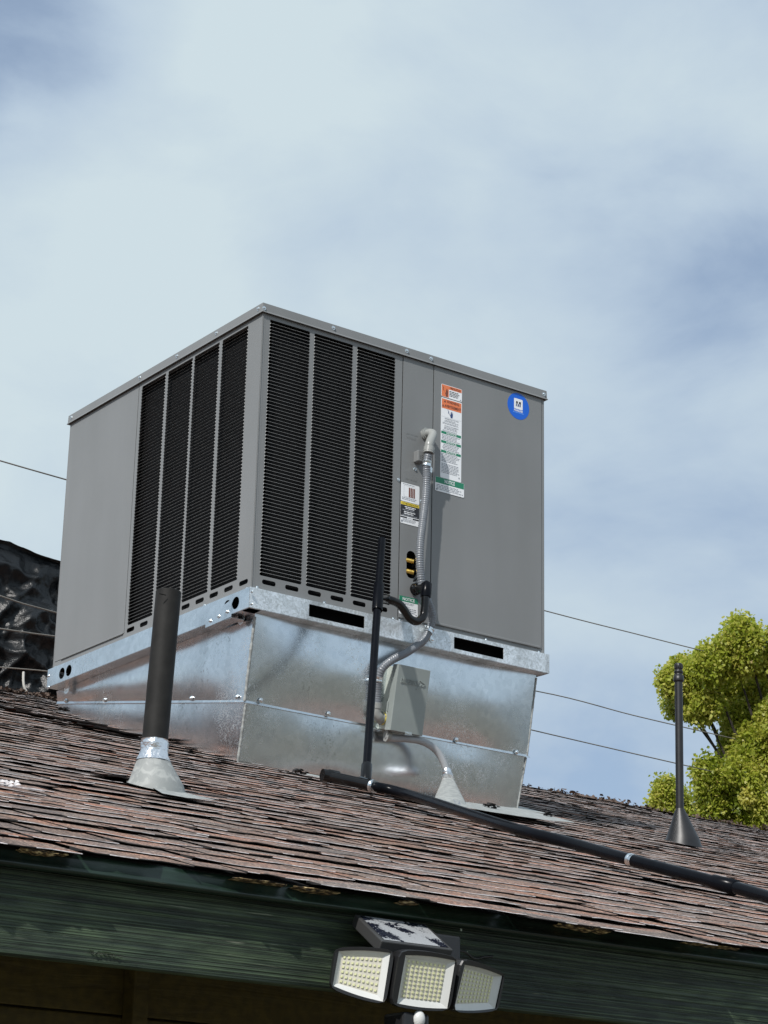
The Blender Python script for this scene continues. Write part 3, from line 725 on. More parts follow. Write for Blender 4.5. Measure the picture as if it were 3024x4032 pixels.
mb = MB(); mb.box(.004, W - .004, D - .004, D, 0, LZ); mb.build('rear_panel', PAINT, unit)
# oval port box and its two valves
mb = MB(); mb.box(ocx - .03, ocx + .03, YF + .04, YF + .045, oz0 - .01, oz1 + .01); mb.build('port_backing', HOLE, unit)
mb = MB(); L = rrect(ocx - ow, ocx + ow, oz0, oz1, ow - .001, 6); n = len(L)
V = [(a, YF - .0015, b) for a, b in L] + [(ocx + (a - ocx) * .82, YF + .038, (oz0 + oz1) / 2 + (b - (oz0 + oz1) / 2) * .9) for a, b in L]
mb.add(V, [(i, (i + 1) % n, (i + 1) % n + n, i + n) for i in range(n)], 0, True); mb.build('port_rim', BLACKPG, unit)
for py in (2208, 2251):
    p = aty(1613, py, YF - .008); q = p + Vector((.004, .035, .0))
    v = MB(); v.tube([p + Vector((-.006, .012, .004)), p + Vector((.016, -.004, -.001))], [.0095, .0085], 10); vo = v.build('service_valve', BRASS, unit)
    v = MB(); v.tube([p + Vector((.0155, -.004, -.001)), p + Vector((.036, -.012, -.001))], [.0088, .0098], 12); v.tube([p + Vector((.034, -.010, -.003)), p + Vector((.034, .003, -.022)), p + Vector((.020, .008, -.030))], .003, 6); v.build('valve_cap', BLACKPG, vo)
# plain door on the left side
mb = MB(); mb.box(XL - .0005, XL + .001, ls + .002, D - .012, .030, LZ); mb.build('left_panel', PAINT, unit, bevel=.0005)
mb = MB(); mb.box(XL - .004, XL - .0004, ls + .008, D - .06, .027, .034); mb.build('panel_lip', PAINT, unit, bevel=.0015)
mb = MB(); mb.box(XL + .0015, XL + .003, ls, D - .001, 0, .03); mb.build('panel_skirt', PAINT, unit)
mb = MB(); mb.box(XL + .0004, XL + .012, D - .011, D - .001, 0, LZ); mb.build('corner_post', PAINT, unit, bevel=.001)
# lid with a folded drip lip
lo = .006
mb = MB()
prof = [(0, H), (-.0, H - .002), (-.001, LZ + .006), (-.004, LZ + .001), (-.0035, LZ - .001), (.003, LZ + .003)]
V = []
for d, zz in prof:
    V += [(-lo + .002 + d, -lo + .002 + d, zz), (W + lo - d, -lo + .002 + d, zz), (W + lo - d, D + lo - d, zz), (-lo + .002 + d, D + lo - d, zz)]
Fc = [(0, 1, 2, 3)]
for r in range(len(prof) - 1):
    for k in range(4): Fc.append((r * 4 + k, r * 4 + (k + 1) % 4, r * 4 + 4 + (k + 1) % 4, r * 4 + 4 + k))
mb.add(V, Fc); mb.add([(0.002, 0.002, LZ + .004), (W, 0.002, LZ + .004), (W, D, LZ + .004), (0.002, D, LZ + .004)], [(0, 1, 2, 3)])
lid = mb.build('lid', PAINT, unit, bevel=.0008)

def screw_mesh(r=.0062, m=ZINC):
    mb = MB(); prof = [(r * 1.25, 0), (r * 1.25, .0012), (r * .8, .0016), (r * .74, .0052), (r * .45, .0062)]; n = 8; V = []
    for rr_, h in prof: V += [(rr_ * math.cos(2 * math.pi * k / n), rr_ * math.sin(2 * math.pi * k / n), h) for k in range(n)]
    mb.add(V, [(j * n + k, j * n + (k + 1) % n, (j + 1) * n + (k + 1) % n, (j + 1) * n + k) for j in range(len(prof) - 1) for k in range(n)] + [tuple(range((len(prof) - 1) * n, len(prof) * n))])
    return mb.mesh('screw', m)
SCR = screw_mesh()
def screw(p, nrm, parent, s=1.):
    o = bpy.data.objects.new('screw', SCR); COL.objects.link(o); o.parent = parent
    o.rotation_euler = Vector(nrm).to_track_quat('Z', 'Y').to_euler(); o.location = Vector(p) - worldloc(parent); o.scale = (s, s, s); return o
for px, py in ((1040, 1214), (1312.5, 1291.5), (1601.6, 1382), (1697, 1412.5), (2141, 1553)): screw(aty(px, py, -.0045), (0, -1, 0), lid)
for px, py in ((1018, 1216.5), (853, 1312.7), (697.5, 1403), (551.4, 1487.7), (282, 1644)): screw(atx(px, py, -.0045), (-1, 0, 0), lid)
for px, py in ((1569, 1889), (1658, 1974)): screw(aty(px, py, YF - .002), (0, -1, 0), unit, .8)
for px, py in ((1012, 2314), (1277, 2374), (1549, 2437), (1573, 2444), (1676, 2468), (1913, 2520), (2121, 2569)): screw(aty(px, py, YF - .002), (0, -1, 0), unit, .8)
for px, py in ((972, 2318), (806, 2384), (476, 2530), (463, 2536), (352, 2575), (219, 2628), (209, 2636)): screw(atx(px, py, XL - .002), (-1, 0, 0), unit, .8)
# small vented sensor cover
a = fx(1627, 1779); b_ = fx(1652, 1832)
mb = MB(); mb.box(a[0], b_[0] + .004, -.026, YF - .001, b_[1] + .003, a[1]); mb.build('vent_cap', PAINT, unit, bevel=.003)
mb = MB(); sc = ((a[0] + b_[0] + .004) / 2 + .002, (a[1] + b_[1]) / 2 - .004)
for k in range(7):
    dx, dz_ = (0, 0) if k == 6 else (.0078 * math.cos(k * 1.047 + .5), .0078 * math.sin(k * 1.047 + .5))
    mb.add([(q[0], -.0263, q[1]) for q in circ(sc[0] + dx, sc[1] + dz_, .0018, n=6)], [tuple(range(6))])
mb.build('vent_hole', HOLE, unit, kind='stuff')
screw(aty(1633, 1846, YF - .002), (0, -1, 0), unit)

# base rail
RB = -.070; OU = .010
rail = MB()
h1 = rectf(lambda a, b: (lambda p: (p.x, p.z))(aty(a, b, -OU)), [R2(352, 1632), R2(643, 1690), R2(355, 1690), R2(643, 1760)])
h2 = rectf(lambda a, b: (lambda p: (p.x, p.z))(aty(a, b, -OU)), [R2(1110, 1804), R2(1370, 1860), R2(1112, 1862), R2(1370, 1925)])
hz0 = min(max((h1[2] + h2[2]) / 2, RB + .008), -.02); hz1 = min((h1[3] + h2[3]) / 2, -.006)
addsheet(rail, [[(-OU, RB), (W + OU, RB), (W + OU, .001), (-OU, .001)], rrect(h1[0], h1[1], hz0, hz1, .002, 2), rrect(h2[0], h2[1], hz0, hz1, .002, 2)], .002, lambda a, b, c: (a, -OU + c, b))
rail.box(-OU + .002, W + OU - .002, -OU + .001, .042, RB - .0015, RB + .0008); rail.box(-OU + .002, W + OU - .002, -OU + .0012, YF + .002, -.001, .001)
fr = rail.build('base_rail', RAILM, unit)
rail = MB()
def cl(px, py): p = atx(px, py, -OU); return p.y, p.z
c4 = [cl(244, 2657.5), cl(271.3, 2645.6), cl(896, 2379), cl(929, 2370)]
zc = sum(c[1] for c in c4) / 4
addsheet(rail, [[(-OU + .002, RB), (D + OU, RB), (D + OU, .001), (-OU + .002, .001)]] + [circ(c[0], zc, .022, .022) for c in c4], .002, lambda a, b, c: (-OU + c, a, b))
rail.box(-OU + .001, .042, -OU + .006, D + OU, RB - .0015, RB + .0008); rail.box(-OU + .0012, XL + .002, -OU + .002, D + OU - .002, -.001, .001)
lr = rail.build('base_rail', GALV, unit)
MB().box(W + OU - .002, W + OU, -OU + .002, D + OU, RB, .0).build('base_rail', RAILM, unit)
MB().box(-OU, W + OU - .002, D + OU - .002, D + OU, RB, .0).build('base_rail', RAILM, unit)
MB().box(.05, W - .02, .045, D - .03, RB - .0005, -.0005).build('base_pan', HOLE, unit)  # black filler box, added so the rail openings read as shaded
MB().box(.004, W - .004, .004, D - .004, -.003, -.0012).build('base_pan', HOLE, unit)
for px, py in ((998, 2330), (997, 2378)): screw(atx(px - 6, py, -OU), (-1, 0, 0), lr, .9)
for px, py in ((192, 2661), (192, 2706)): screw(atx(px, py, -OU), (-1, 0, 0), lr, .9)
# splice plate hooked under the left rail, with three screws
pa = atx(812, 2452, -OU); pb = atx(914, 2405, -OU)
mb = MB(); ya, yb = min(pa.y, pb.y), max(pa.y, pb.y)
mb.hexa([(-OU - .003, yb, RB - .014), (-OU - .003, ya, RB - .010), (-OU - .001, ya, RB - .010), (-OU - .001, yb, RB - .014),
         (-OU - .003, yb, -.050), (-OU - .003, ya, -.018), (-OU - .001, ya, -.018), (-OU - .001, yb, -.050)])
mb.box(-OU - .001, .035, ya, yb, RB - .013, RB - .0115)
sp = mb.build('splice_plate', GALV, unit)
for px, py in ((828, 2445), (861, 2427), (894, 2409)): screw(atx(px, py, -OU - .003), (-1, 0, 0), sp)
# round knock-outs hanging off the rail ends
for px, py in ((264, 2713), (950, 2438)):
    p = atx(px, py, .026); MB().tube([p, p + Vector((-.002, 0, 0))], .020, 16).build('knockout_disc', ZINC, unit)

# ------------------------------------------------------------------ labels
def lab(name, px0, py0, px1, py1, items, y=YF - .0032, r=.004, base=WHITE, desc=None, aw=None, ah=None):
    """px0,py0 top-left and px1,py1 bottom-right in the picture, on the panel plane"""
    A = aty(px0, py0, y); B_ = aty(px1, py1, y); x0, x1, zt_, zb = A.x, B_.x, A.z, B_.z
    w = x1 - x0; h = zt_ - zb; mb = MB()
    addsheet(mb, [rrect(x0, x1, zb, zt_, r, 3)], .0004, lambda a, b, c: (a, y + c, b))
    o = mb.build(name, base, unit); 
    if desc: o['label'] = desc
    g = {}
    for it in items:
        k, m, lv = it[0], it[1], it[2]; g.setdefault((m.name, lv), (m, []))[1].append(it)
    for (mn, lv), (m, its) in g.items():
        mb = MB(); yy = y - .0004 - .0003 * lv; txt = False
        for it in its:
            if it[0] == 'r':
                u0, v0, u1, v1 = it[3:7]
                mb.add([(x0 + u0 * w, yy, zt_ - v1 * h), (x0 + u1 * w, yy, zt_ - v1 * h), (x0 + u1 * w, yy, zt_ - v0 * h), (x0 + u0 * w, yy, zt_ - v0 * h)], [(0, 1, 2, 3)])
            elif it[0] == 'p':
                mb.add([(x0 + u * w, yy, zt_ - v * h) for u, v in it[3]], [tuple(range(len(it[3])))])
            elif it[0] == 'l':   # print too small to read: broken lines of word-length dashes
                u0, v0, u1, v1, nl = it[3:8]; rg = random.Random(nl * 7 + int(v0 * 1000))
                for q in range(nl):
                    vc = v0 + (v1 - v0) * (q + .5) / nl; hh = (v1 - v0) / nl * .27; u = u0 + (rg.uniform(0, .1) * (u1 - u0) if len(it) > 8 else 0); ue = u1 - (rg.uniform(0, .25) * (u1 - u0))
                    while u < ue:
                        e = min(ue, u + rg.uniform(.05, .14))
                        mb.add([(x0 + a_ * w, yy, zt_ - b2 * h) for a_, b2 in ((u, vc + hh), (e, vc + hh), (e, vc - hh), (u, vc - hh))], [(0, 1, 2, 3)]); u = e + .018
            elif it[0] == 't':   # text centred in a box
                s, u0, v0, u1, v1 = it[3:8]; txt = True
                v, f = text2d(s, 1., .02); X = [q[0] for q in v]; Y = [q[1] for q in v]
                sx = (u1 - u0) * w / (max(X) - min(X)); sy = (v1 - v0) * h / (max(Y) - min(Y)); 
                mb.add([(x0 + u0 * w + (q[0] - min(X)) * sx, yy - .0002, zt_ - v1 * h + (q[1] - min(Y)) * sy) for q in v], f)
        mb.build('printed_text' if txt else 'printed_mark', m, o, fixn=False)
    return o
hand = [(.32, .98), (.30, .80), (.12, .62), (.16, .55), (.32, .64), (.33, .25), (.40, .22), (.43, .52), (.46, .12), (.54, .12), (.55, .52), (.60, .16), (.67, .18), (.66, .54), (.74, .28), (.80, .32), (.76, .70), (.70, .98)]
def handat(u0, v0, u1, v1): return [(u0 + (u1 - u0) * a, v0 + (v1 - v0) * b) for a, b in hand]
def bolt(u0, v0, u1, v1): return [(u0 + (u1 - u0) * a, v0 + (v1 - v0) * b) for a, b in ((0, 0), (.55, .4), (.4, .62), (1, 1), (.2, .66), (.32, .45))]
tri = lambda u, v, s, k=1.: [(u - s, v + s * .9 * k), (u, v - s * .9 * k), (u + s, v + s * .9 * k)]
lab('precaution_label', 1738, 1510, 1818.6, 1583.4, [
    ('r', ORANGE, 0, .02, .03, .36, .97), ('r', ORANGE, 0, .36, .03, .98, .30), ('p', BROWNT, 1, handat(.15, .2, .37, .95)), ('p', BLACK, 1, bolt(.05, .08, .16, .6)),
    ('t', BROWNT, 1, '! PRECAUCION !', .40, .08, .95, .25), ('l', BLACK, 0, .39, .38, .93, .86, 4), ('r', GREYT, 0, .90, .86, .96, .95)], desc='small orange and white shock warning label')
lab('warning_label', 1738 - .5, 1562.8, 1815.5, 1900.8, [
    ('r', ORANGE, 0, .03, .012, .97, .132), ('t', BROWNT, 1, 'WARNING', .26, .020, .86, .055), ('t', BROWNT, 1, 'AVERTISSEMENT', .16, .078, .95, .112),
    ('p', BROWNT, 1, tri(.18, .038, .05, .35)), ('p', BROWNT, 1, tri(.09, .098, .05, .35)),
    ('p', NAVY, 0, handat(.38, .138, .62, .232)), ('p', NAVY, 1, bolt(.30, .135, .46, .20)),
    ('r', GREYT, 0, .04, .236, .97, .2375), ('t', GREYT, 0, 'HAZARDOUS VOLTAGE', .18, .246, .84, .262), ('l', GREYT, 0, .15, .268, .85, .298, 2, 1), ('l', GREYT, 0, .08, .303, .9, .328, 2),
    ('t', GREYT, 0, 'COURANT DANGEREUX', .17, .340, .84, .356), ('l', GREYT, 0, .13, .360, .88, .392, 2, 1), ('l', GREYT, 0, .08, .398, .8, .416, 2),
    ('r', GREEN, 0, .02, .42, .97, .452), ('t', WHITE, 1, 'NOTICE', .27, .424, .75, .449), ('l', GREYT, 0, .05, .458, .95, .53, 4),
    ('r', GREEN, 0, .02, .535, .97, .567), ('t', WHITE, 1, 'NOTICE', .27, .539, .75, .564), ('l', GREYT, 0, .05, .572, .95, .65, 4, 1),
    ('r', GREEN, 0, .02, .655, .97, .687), ('t', WHITE, 1, 'NOTICE', .27, .659, .75, .684), ('l', GREYT, 0, .05, .692, .95, .80, 6), ('l', GREYT, 0, .05, .815, .92, .94, 7), ('r', GREYT, 0, .87, .945, .93, .965)], desc='long white label with an orange warning head and green notice bands')
lab('notice_label', 1714, 1873.8, 1827, 1960.8, [('r', GREEN, 0, 0.01, .01, .99, .42), ('t', WHITE, 1, 'NOTICE', .32, .08, .67, .34), ('l', GREYT, 0, .04, .50, .96, .90, 4), ('r', GREYT, 0, .03, .84, .08, .95)],
    y=YF - .0042, desc='wide white notice label with a green band')
ya_ = YF - .0024
lab('diagram_label', 1579.5, 1897, 1650.5, 1989, [
    ('r', GREYT, 0, .16, .14, .78, .145), ('r', GREYT, 0, .16, .72, .78, .735), ('r', GREYT, 0, .155, .14, .165, .73), ('r', BROWNT, 0, .42, .20, .50, .72), ('r', BROWNT, 0, .52, .20, .59, .72), ('r', BROWNT, 0, .61, .20, .68, .72), ('r', BROWNT, 0, .70, .20, .76, .72),
    ('l', GREYT, 0, .1, .03, .85, .10, 1), ('l', GREYT, 0, .06, .76, .9, .92, 2)], y=ya_, desc='white label with a wiring diagram')
lab('caution_label', 1578, 1972.5, 1648.6, 2076, [
    ('r', YELLOW, 0, 0, 0, 1, .125), ('t', BLACK, 1, 'ATTENTION/CAUTION', .12, .025, .96, .10), ('p', BLACK, 1, tri(.07, .06, .035, 1.)), ('r', BLACK, 0, 0, .13, 1, .635), ('l', WHITE, 1, .2, .17, .85, .31, 2, 1),
    ('l', WHITE, 1, .15, .40, .85, .56, 2, 1), ('l', GREYT, 1, .1, .32, .92, .39, 1), ('l', GREYT, 1, .1, .56, .92, .62, 1), ('r', BLACK, 0, 0, .67, .36, .74), ('r', BLACK, 0, .66, .67, 1, .74), ('t', GREYT, 0, 'NOTICE', .40, .68, .61, .73),
    ('l', GREYT, 0, .1, .76, .92, .92, 3, 1), ('r', GREYT, 0, .03, .85, .12, .95)], y=ya_ - .0006, desc='black and yellow caution label')
lab('notice_label', 1572, 2343, 1644.5, 2431.5, [('r', GREEN, 0, 0, 0, 1, .29), ('t', WHITE, 1, 'NOTICE', .18, .06, .82, .23), ('l', GREYT, 0, .2, .33, .85, .46, 2), ('r', GREYT, 0, .2, .55, .6, .56), ('l', GREYT, 0, .55, .6, .95, .9, 3), ('r', GREYT, 0, .88, .88, .95, .96)], y=ya_, desc='lower white notice label with a green band')
# round blue sticker
c0 = aty(2041, 1600, YF - .0032); rx_ = (aty(2083.4, 1613, YF - .0032).x - aty(1998.4, 1585, YF - .0032).x) / 2
mb = MB(); addsheet(mb, [circ(c0.x, c0.z, rx_, n=48)], .0004, lambda a, b, c: (a, YF - .0032 + c, b)); st_ = mb.build('blue_sticker', BLUE, unit); st_['label'] = 'round blue sticker with a white square emblem'
mb = MB(); yy = YF - .0037; s_ = rx_ * .40; cz_ = c0.z + rx_ * .16; cx_ = c0.x
mb.add([(q[0], yy, q[1]) for q in rrect(cx_ - s_ * 1.02, cx_ + s_ * .98, cz_ - s_ * .98, cz_ + s_ * 1.02, s_ * .2)], [tuple(range(20))])
v, f = text2d('MAINLINE', 1., .03); X = [q[0] for q in v]; sx = s_ * 2 / (max(X) - min(X))
mb.add([(cx_ - s_ + (q[0] - min(X)) * sx, yy, cz_ - s_ * 1.45 + q[1] * sx * 1.2) for q in v], f)
mb.build('printed_text', WHITE, st_, fixn=False)
mb = MB(); mb.add([(cx_ - s_ * 1.25, yy, cz_ - s_ * 1.72), (cx_ + s_ * 1.25, yy, cz_ - s_ * 1.72), (cx_ + s_ * 1.25, yy, cz_ - s_ * 1.60), (cx_ - s_ * 1.25, yy, cz_ - s_ * 1.60)], [(0, 1, 2, 3)]); mb.build('printed_mark', LBLUE, st_, fixn=False)
mb = MB(); yy -= .0003; u = s_ * .58
for P in (((-1, .1), (-.25, .1), (-.25, .85), (-.9, .85)), ((.12, .1), (.95, .1), (1, .85), (.25, .85))): mb.add([(cx_ + a * u, yy, cz_ + b * u) for a, b in P], [(0, 1, 2, 3)])
mb.build('printed_mark', BLACK, st_, fixn=False)
mb = MB()
for P in (((-1.02, -.85), (-.72, -.85), (-.62, .0), (-.98, .0)), ((-.38, -.85), (.1, -.85), (.22, 0), (-.3, 0)), ((.4, -.85), (.78, -.85), (.92, 0), (.42, 0))): mb.add([(cx_ + a * u, yy, cz_ + b * u) for a, b in P], [(0, 1, 2, 3)])
mb.build('printed_mark', NAVY, st_, fixn=False)
# embossed lines beside the elbow
for (s, px, py, wpx) in (('LINE VOLTAGE', 1598, 1700, 54), ('WIRING', 1600, 1717, 44), ('LOW VOLTAGE', 1596, 1878, 54)):
    v, f = text2d(s, 1., .02, .12); X = [q[0] for q in v]; p = aty(px, py, YF - .0020); sx = wpx / 1050. / (max(X) - min(X)) * 1.02
    mb = MB(); mb.add([(p.x + q[0] * sx, p.y + q[2] * sx * .15 - .0003, p.z + q[1] * sx * 1.1 - .008) for q in v], f); mb.build('embossed_text', PAINT, unit, fixn=False)

# ------------------------------------------------------------------ curb under the unit
curb = root('roof_curb', (.7, .8, -.3), 'galvanized sheet-metal curb between the AC unit and the shingles', 'roof curb')
CX0, CX1 = .056, 1.280; yT, yS, yB = .035, .090, .150; zT, zS = RB - .002, -.368
SSL = (-.118 - zS) / (1.430 - .090); YBK = 1.432
def patch(mb, a, b, c, d, nx, ny, amp, ph, bulge=0.):
    a, b, c, d = map(Vector, (a, b, c, d)); nrm = (b - a).cross(d - a).normalized(); P = []
    for j in range(ny + 1):
        for i in range(nx + 1):
            u, v = i / nx, j / ny; p = a.lerp(b, u).lerp(d.lerp(c, u), v); e = min(1, 8 * u * (1 - u)) * min(1, 8 * v * (1 - v))
            P.append(p + nrm * bulge * 4 * v * (1 - v) * min(1, 6 * u * (1 - u)) + nrm * amp * e * (noise.noise(p * 4.5 + Vector((ph, 0, 0))) + .4 * noise.noise(p * 13 + Vector((ph, 5, 0)))))
    mb.grid(P, nx, ny)
def zss(y): return zS + SSL * (y - .090)
mb = MB()
patch(mb, (CX0 - .006, yS, zS), (CX1 + .002, yS, zS), (CX1, yT, zT), (CX0 - .014, yT, zT), 36, 16, .0022, 0, .018)
patch(mb, (CX0 - .006, YBK, zss(YBK)), (CX0 - .006, yS, zS), (CX0 - .014, yT, zT), (CX0 - .014, YBK, zT), 36, 14, .0016, 4, .009)
patch(mb, (CX1 + .002, yS, zS), (CX1, YBK, zss(YBK)), (CX1, YBK, zT), (CX1, yT, zT), 20, 6, .003, 9)
patch(mb, (CX1, YBK, zss(YBK)), (CX0, YBK, zss(YBK)), (CX0 - .014, YBK, zT), (CX1, YBK, zT), 12, 4, .002, 2)
up = mb.build('upper_section', GALV, curb, fixn=False)
i_ = .003; mb = MB()
FB = (CX0 + .012, yB, -.60); FBR = (CX1 - .004, yB, -.60)
patch(mb, FB, FBR, (CX1 + .002, yS + i_, zS + .004), (CX0 - .003, yS + i_, zS + .004), 36, 10, .0035, 20, .008)
patch(mb, (CX0 + .002, YBK, -.22), FB, (CX0 - .003, yS + i_, zS + .004), (CX0 - .003, YBK, zss(YBK) + .004), 36, 8, .002, 25, .004)
patch(mb, FBR, (CX1 - .003, YBK, -.22), (CX1 - .003, YBK, zss(YBK) + .004), (CX1 + .002, yS + i_, zS + .004), 16, 6, .003, 30)
patch(mb, (CX1 - .003, YBK, -.22), (CX0 + i_, YBK, -.22), (CX0 + i_, YBK, zss(YBK)), (CX1 - .003, YBK, zss(YBK)), 12, 4, .002, 33)
low = mb.build('lower_section', GALV, curb, fixn=False)
# rolled lip along the joint
mb = MB()
mb.hexa([(CX0 - .010, yS - .0035, zS - .003), (CX1 + .014, yS - .0035, zS - .003), (CX1 + .014, yS + .002, zS - .002), (CX0, yS + .002, zS - .002),
         (CX0 - .008, yS - .0015, zS + .006), (CX1 + .008, yS - .0015, zS + .006), (CX1 + .008, yS + .001, zS + .006), (CX0, yS + .001, zS + .006)])
mb.hexa([(CX0 - .011, YBK, zss(YBK) - .003), (CX0 - .011, yS - .003, zS - .003), (CX0 + .001, yS, zS - .002), (CX0 + .001, YBK, zss(YBK) - .002),
         (CX0 - .0085, YBK, zss(YBK) + .006), (CX0 - .0085, yS - .001, zS + .006), (CX0 + .001, yS, zS + .006), (CX0 + .001, YBK, zss(YBK) + .006)])
mb.build('joint_lip', GALV, curb)
mb = MB()
for A, B_, r in (((CX0 - .014, yT, zT - .012), (CX0 - .006, yS - .001, zS + .003), .0052), ((CX0, yS + .001, zS - .004), FB, .0052), ((CX1 + .001, yT, zT - .01), (CX1 + .002, yS, zS), .003), ((CX1, yS + .002, zS - .004), FBR, .003)):
    A, B_ = Vector(A), Vector(B_); n = 60
    pts = [A.lerp(B_, k / n) for k in range(n + 1)]; mb.tube(pts, [r * (1 + .35 * nz3(k * .9, r * 900, 0) + .25 * nz3(k * .25, 3, 1)) for k in range(n + 1)], 8)
mb.build('corner_seam', CONE, curb, fixn=False)
for px, py in ((1023, 2759), (1289.6, 2811.8), (1793, 2914.5), (2030, 2962.6)):
    p = at(px, py, (0, 1, (yS - yT) / (zT - zS)), yS + zS * (yS - yT) / (zT - zS)); screw(p + Vector((0, -.006, 0)), (0, -1, -.16), up, 1.15)
for px, py in ((260, 2759), (414, 2755), (754, 2749.5), (933, 2744)): screw(atx(px, py, CX0 - .010), (-1, 0, 0), up, 1.15)
# flashing skirt on the shingles
mb = MB(); P = []
front = [(1180, 3040), (1300, 3062), (1500, 3100), (1690, 3136), (1828, 3157), (1950, 3172), (2040, 3183), (2150, 3208), (2258, 3236)]
edge = [(1180, 3046), (1300, 3070), (1500, 3110), (1690, 3150), (1828, 3178), (1930, 3196), (2060, 3216), (2160, 3230), (2262, 3240)]
for L, dz in ((front, .020), (edge, .017)):
    for k, (a, b) in enumerate(L):
        P.append(atr(a, b, dz + .002 * nz3(k, dz * 50, 0)))
mb.grid(P, 8, 1); mb.build('flashing', CONE, curb, fixn=False)
mb = MB(); 
for side in ((CX1 - .02, CX1 + .14),):
    mb.hexa([(side[0], .10, roofz(0, .10) + .004), (side[1], .10, roofz(0, .10) + .004), (side[1], 1.6, roofz(0, 1.6) + .0), (side[0], 1.6, roofz(0, 1.6) + .0),
             (side[0], .10, roofz(0, .10) + .006), (side[1], .10, roofz(0, .10) + .006), (side[1], 1.6, roofz(0, 1.6) + .002), (side[0], 1.6, roofz(0, 1.6) + .002)])
mb.build('flashing', CONE, curb)
tar = MB()
for px, py in ((1180, 3046), (1930, 3182), (2155, 3215), (245, 2800)):
    p = atr(px, py, .018)
    for k in range(14):
        c = p + Vector((random.gauss(0, .012), random.gauss(0, .008), random.uniform(0, .008))); s = random.uniform(.006, .016)
        tar.add([c + Vector((-s, 0, 0)), c + Vector((s, random.uniform(-s, s), .3 * s)), c + Vector((0, s, s * .9)), c + Vector((-.3 * s, -s * .6, s * .5))], [(0, 1, 2), (0, 2, 3), (1, 3, 2), (0, 3, 1)])
tar.build('tar_dab', ASPH, curb, kind='stuff')

# ------------------------------------------------------------------ disconnect box
lean = (yS - yT) / (zT - zS)          # curb face leans back going down
dn = Vector((0, -1, -lean)).normalized(); dt = Vector((0, -lean, 1)).normalized()
ym = yT + (zT - (-.12)) * lean
pl = Vector((0, ym, -.12)) + dn * .088
def atd(px, py, off=0.): q = pl + dn * off; return at(px, py, tuple(dn), dn.dot(q))
disc = root('disconnect_box', atd(1600, 2760, -.08), 'grey electrical box with embossed lettering and arrow, on the front of the metal curb', 'electrical box')
A = atd(1571.2, 2613.7); Bq = atd(1695.6, 2641.6); Cq = atd(1535.5, 2878); Dq = atd(1663.8, 2895)
x0 = (A.x + Cq.x) / 2; x1 = (Bq.x + Dq.x) / 2; top = ((A - pl).dot(dt) + (Bq - pl).dot(dt)) / 2; bot = ((Cq - pl).dot(dt) + (Dq - pl).dot(dt)) / 2
def dp_(x, t, o): return Vector((x, 0, 0)) + Vector((0, pl.y, pl.z)) + dt * t + dn * o
def dbox(mb, xa, xb, ta, tb, oa, ob, mi=0):
    return mb.hexa([dp_(xa, ta, ob), dp_(xb, ta, ob), dp_(xb, ta, oa), dp_(xa, ta, oa), dp_(xa, tb, ob), dp_(xb, tb, ob), dp_(xb, tb, oa), dp_(xa, tb, oa)], mi)
mb = MB(); dbox(mb, x0, x1, bot, top, -.034, 0); cov = mb.build('cover', BOXM, disc, bevel=.0015)
mb = MB(); dbox(mb, x0 + .004, x1 - .004, bot + .004, top - .006, -.086, -.035); mb.build('base_tray', BOXP, disc, bevel=.002)
mb = MB(); dbox(mb, x0 - .004, x0 + .001, top - .055, top - .022, -.030, -.022); dbox(mb, x0 - .004, x0 + .001, bot + .065, bot + .10, -.036, -.028); mb.build('hinge', BOXM, disc, bevel=.001)
mb = MB(); xm = atd(1600, 2885).x; dbox(mb, xm - .008, xm + .022, bot - .004, bot + .004, -.004, .004); mb.build('latch', ZINC, disc, bevel=.001)
# embossed name and arrow
p0 = atd(1577, 2687); p1 = atd(1648, 2692)
v, f = text2d('DIVERSITECH', 1., .02, .08); X = [q[0] for q in v]; sx = (p1.x - p0.x) / (max(X) - min(X)); t0 = (p0 - pl).dot(dt)
v2, f2 = text2d('D', 1., .02, .08); 
mb = MB(); mb.add([dp_(p0.x + (q[0] - min(X)) * sx, t0 + q[1] * sx * 1.9, .0005 + q[2] * sx * 1.1 + .0008) for q in v], f)
def bar(a, b, wdt):
    a2, b2 = Vector((a[0], a[1], 0)), Vector((b[0], b[1], 0)); n_ = (b2 - a2).cross(Vector((0, 0, 1))).normalized() * wdt / 2
    c_ = [a2 - n_, b2 - n_, b2 + n_, a2 + n_]
    mb.hexa([dp_(q.x, q.y, 0) for q in c_] + [dp_(q.x, q.y, .0025) for q in c_])
def ut(px, py): q = atd(px, py); return (q.x, (q - pl).dot(dt))
bar(ut(1653, 2680), ut(1673, 2696), .0022); bar(ut(1638, 2714), ut(1660, 2695), .003); bar(ut(1673, 2697), ut(1662, 2705), .0022)
mb.build('embossed_name', BOXM, cov, fixn=False)
# mounting strut beneath at left
q0 = atd(1470, 2866, -.06); mb = MB(); mb.box(q0.x, x0 + .01, q0.y, q0.y + .05, q0.z - .003, q0.z); mb.build('mounting_bracket', ZINC, disc)

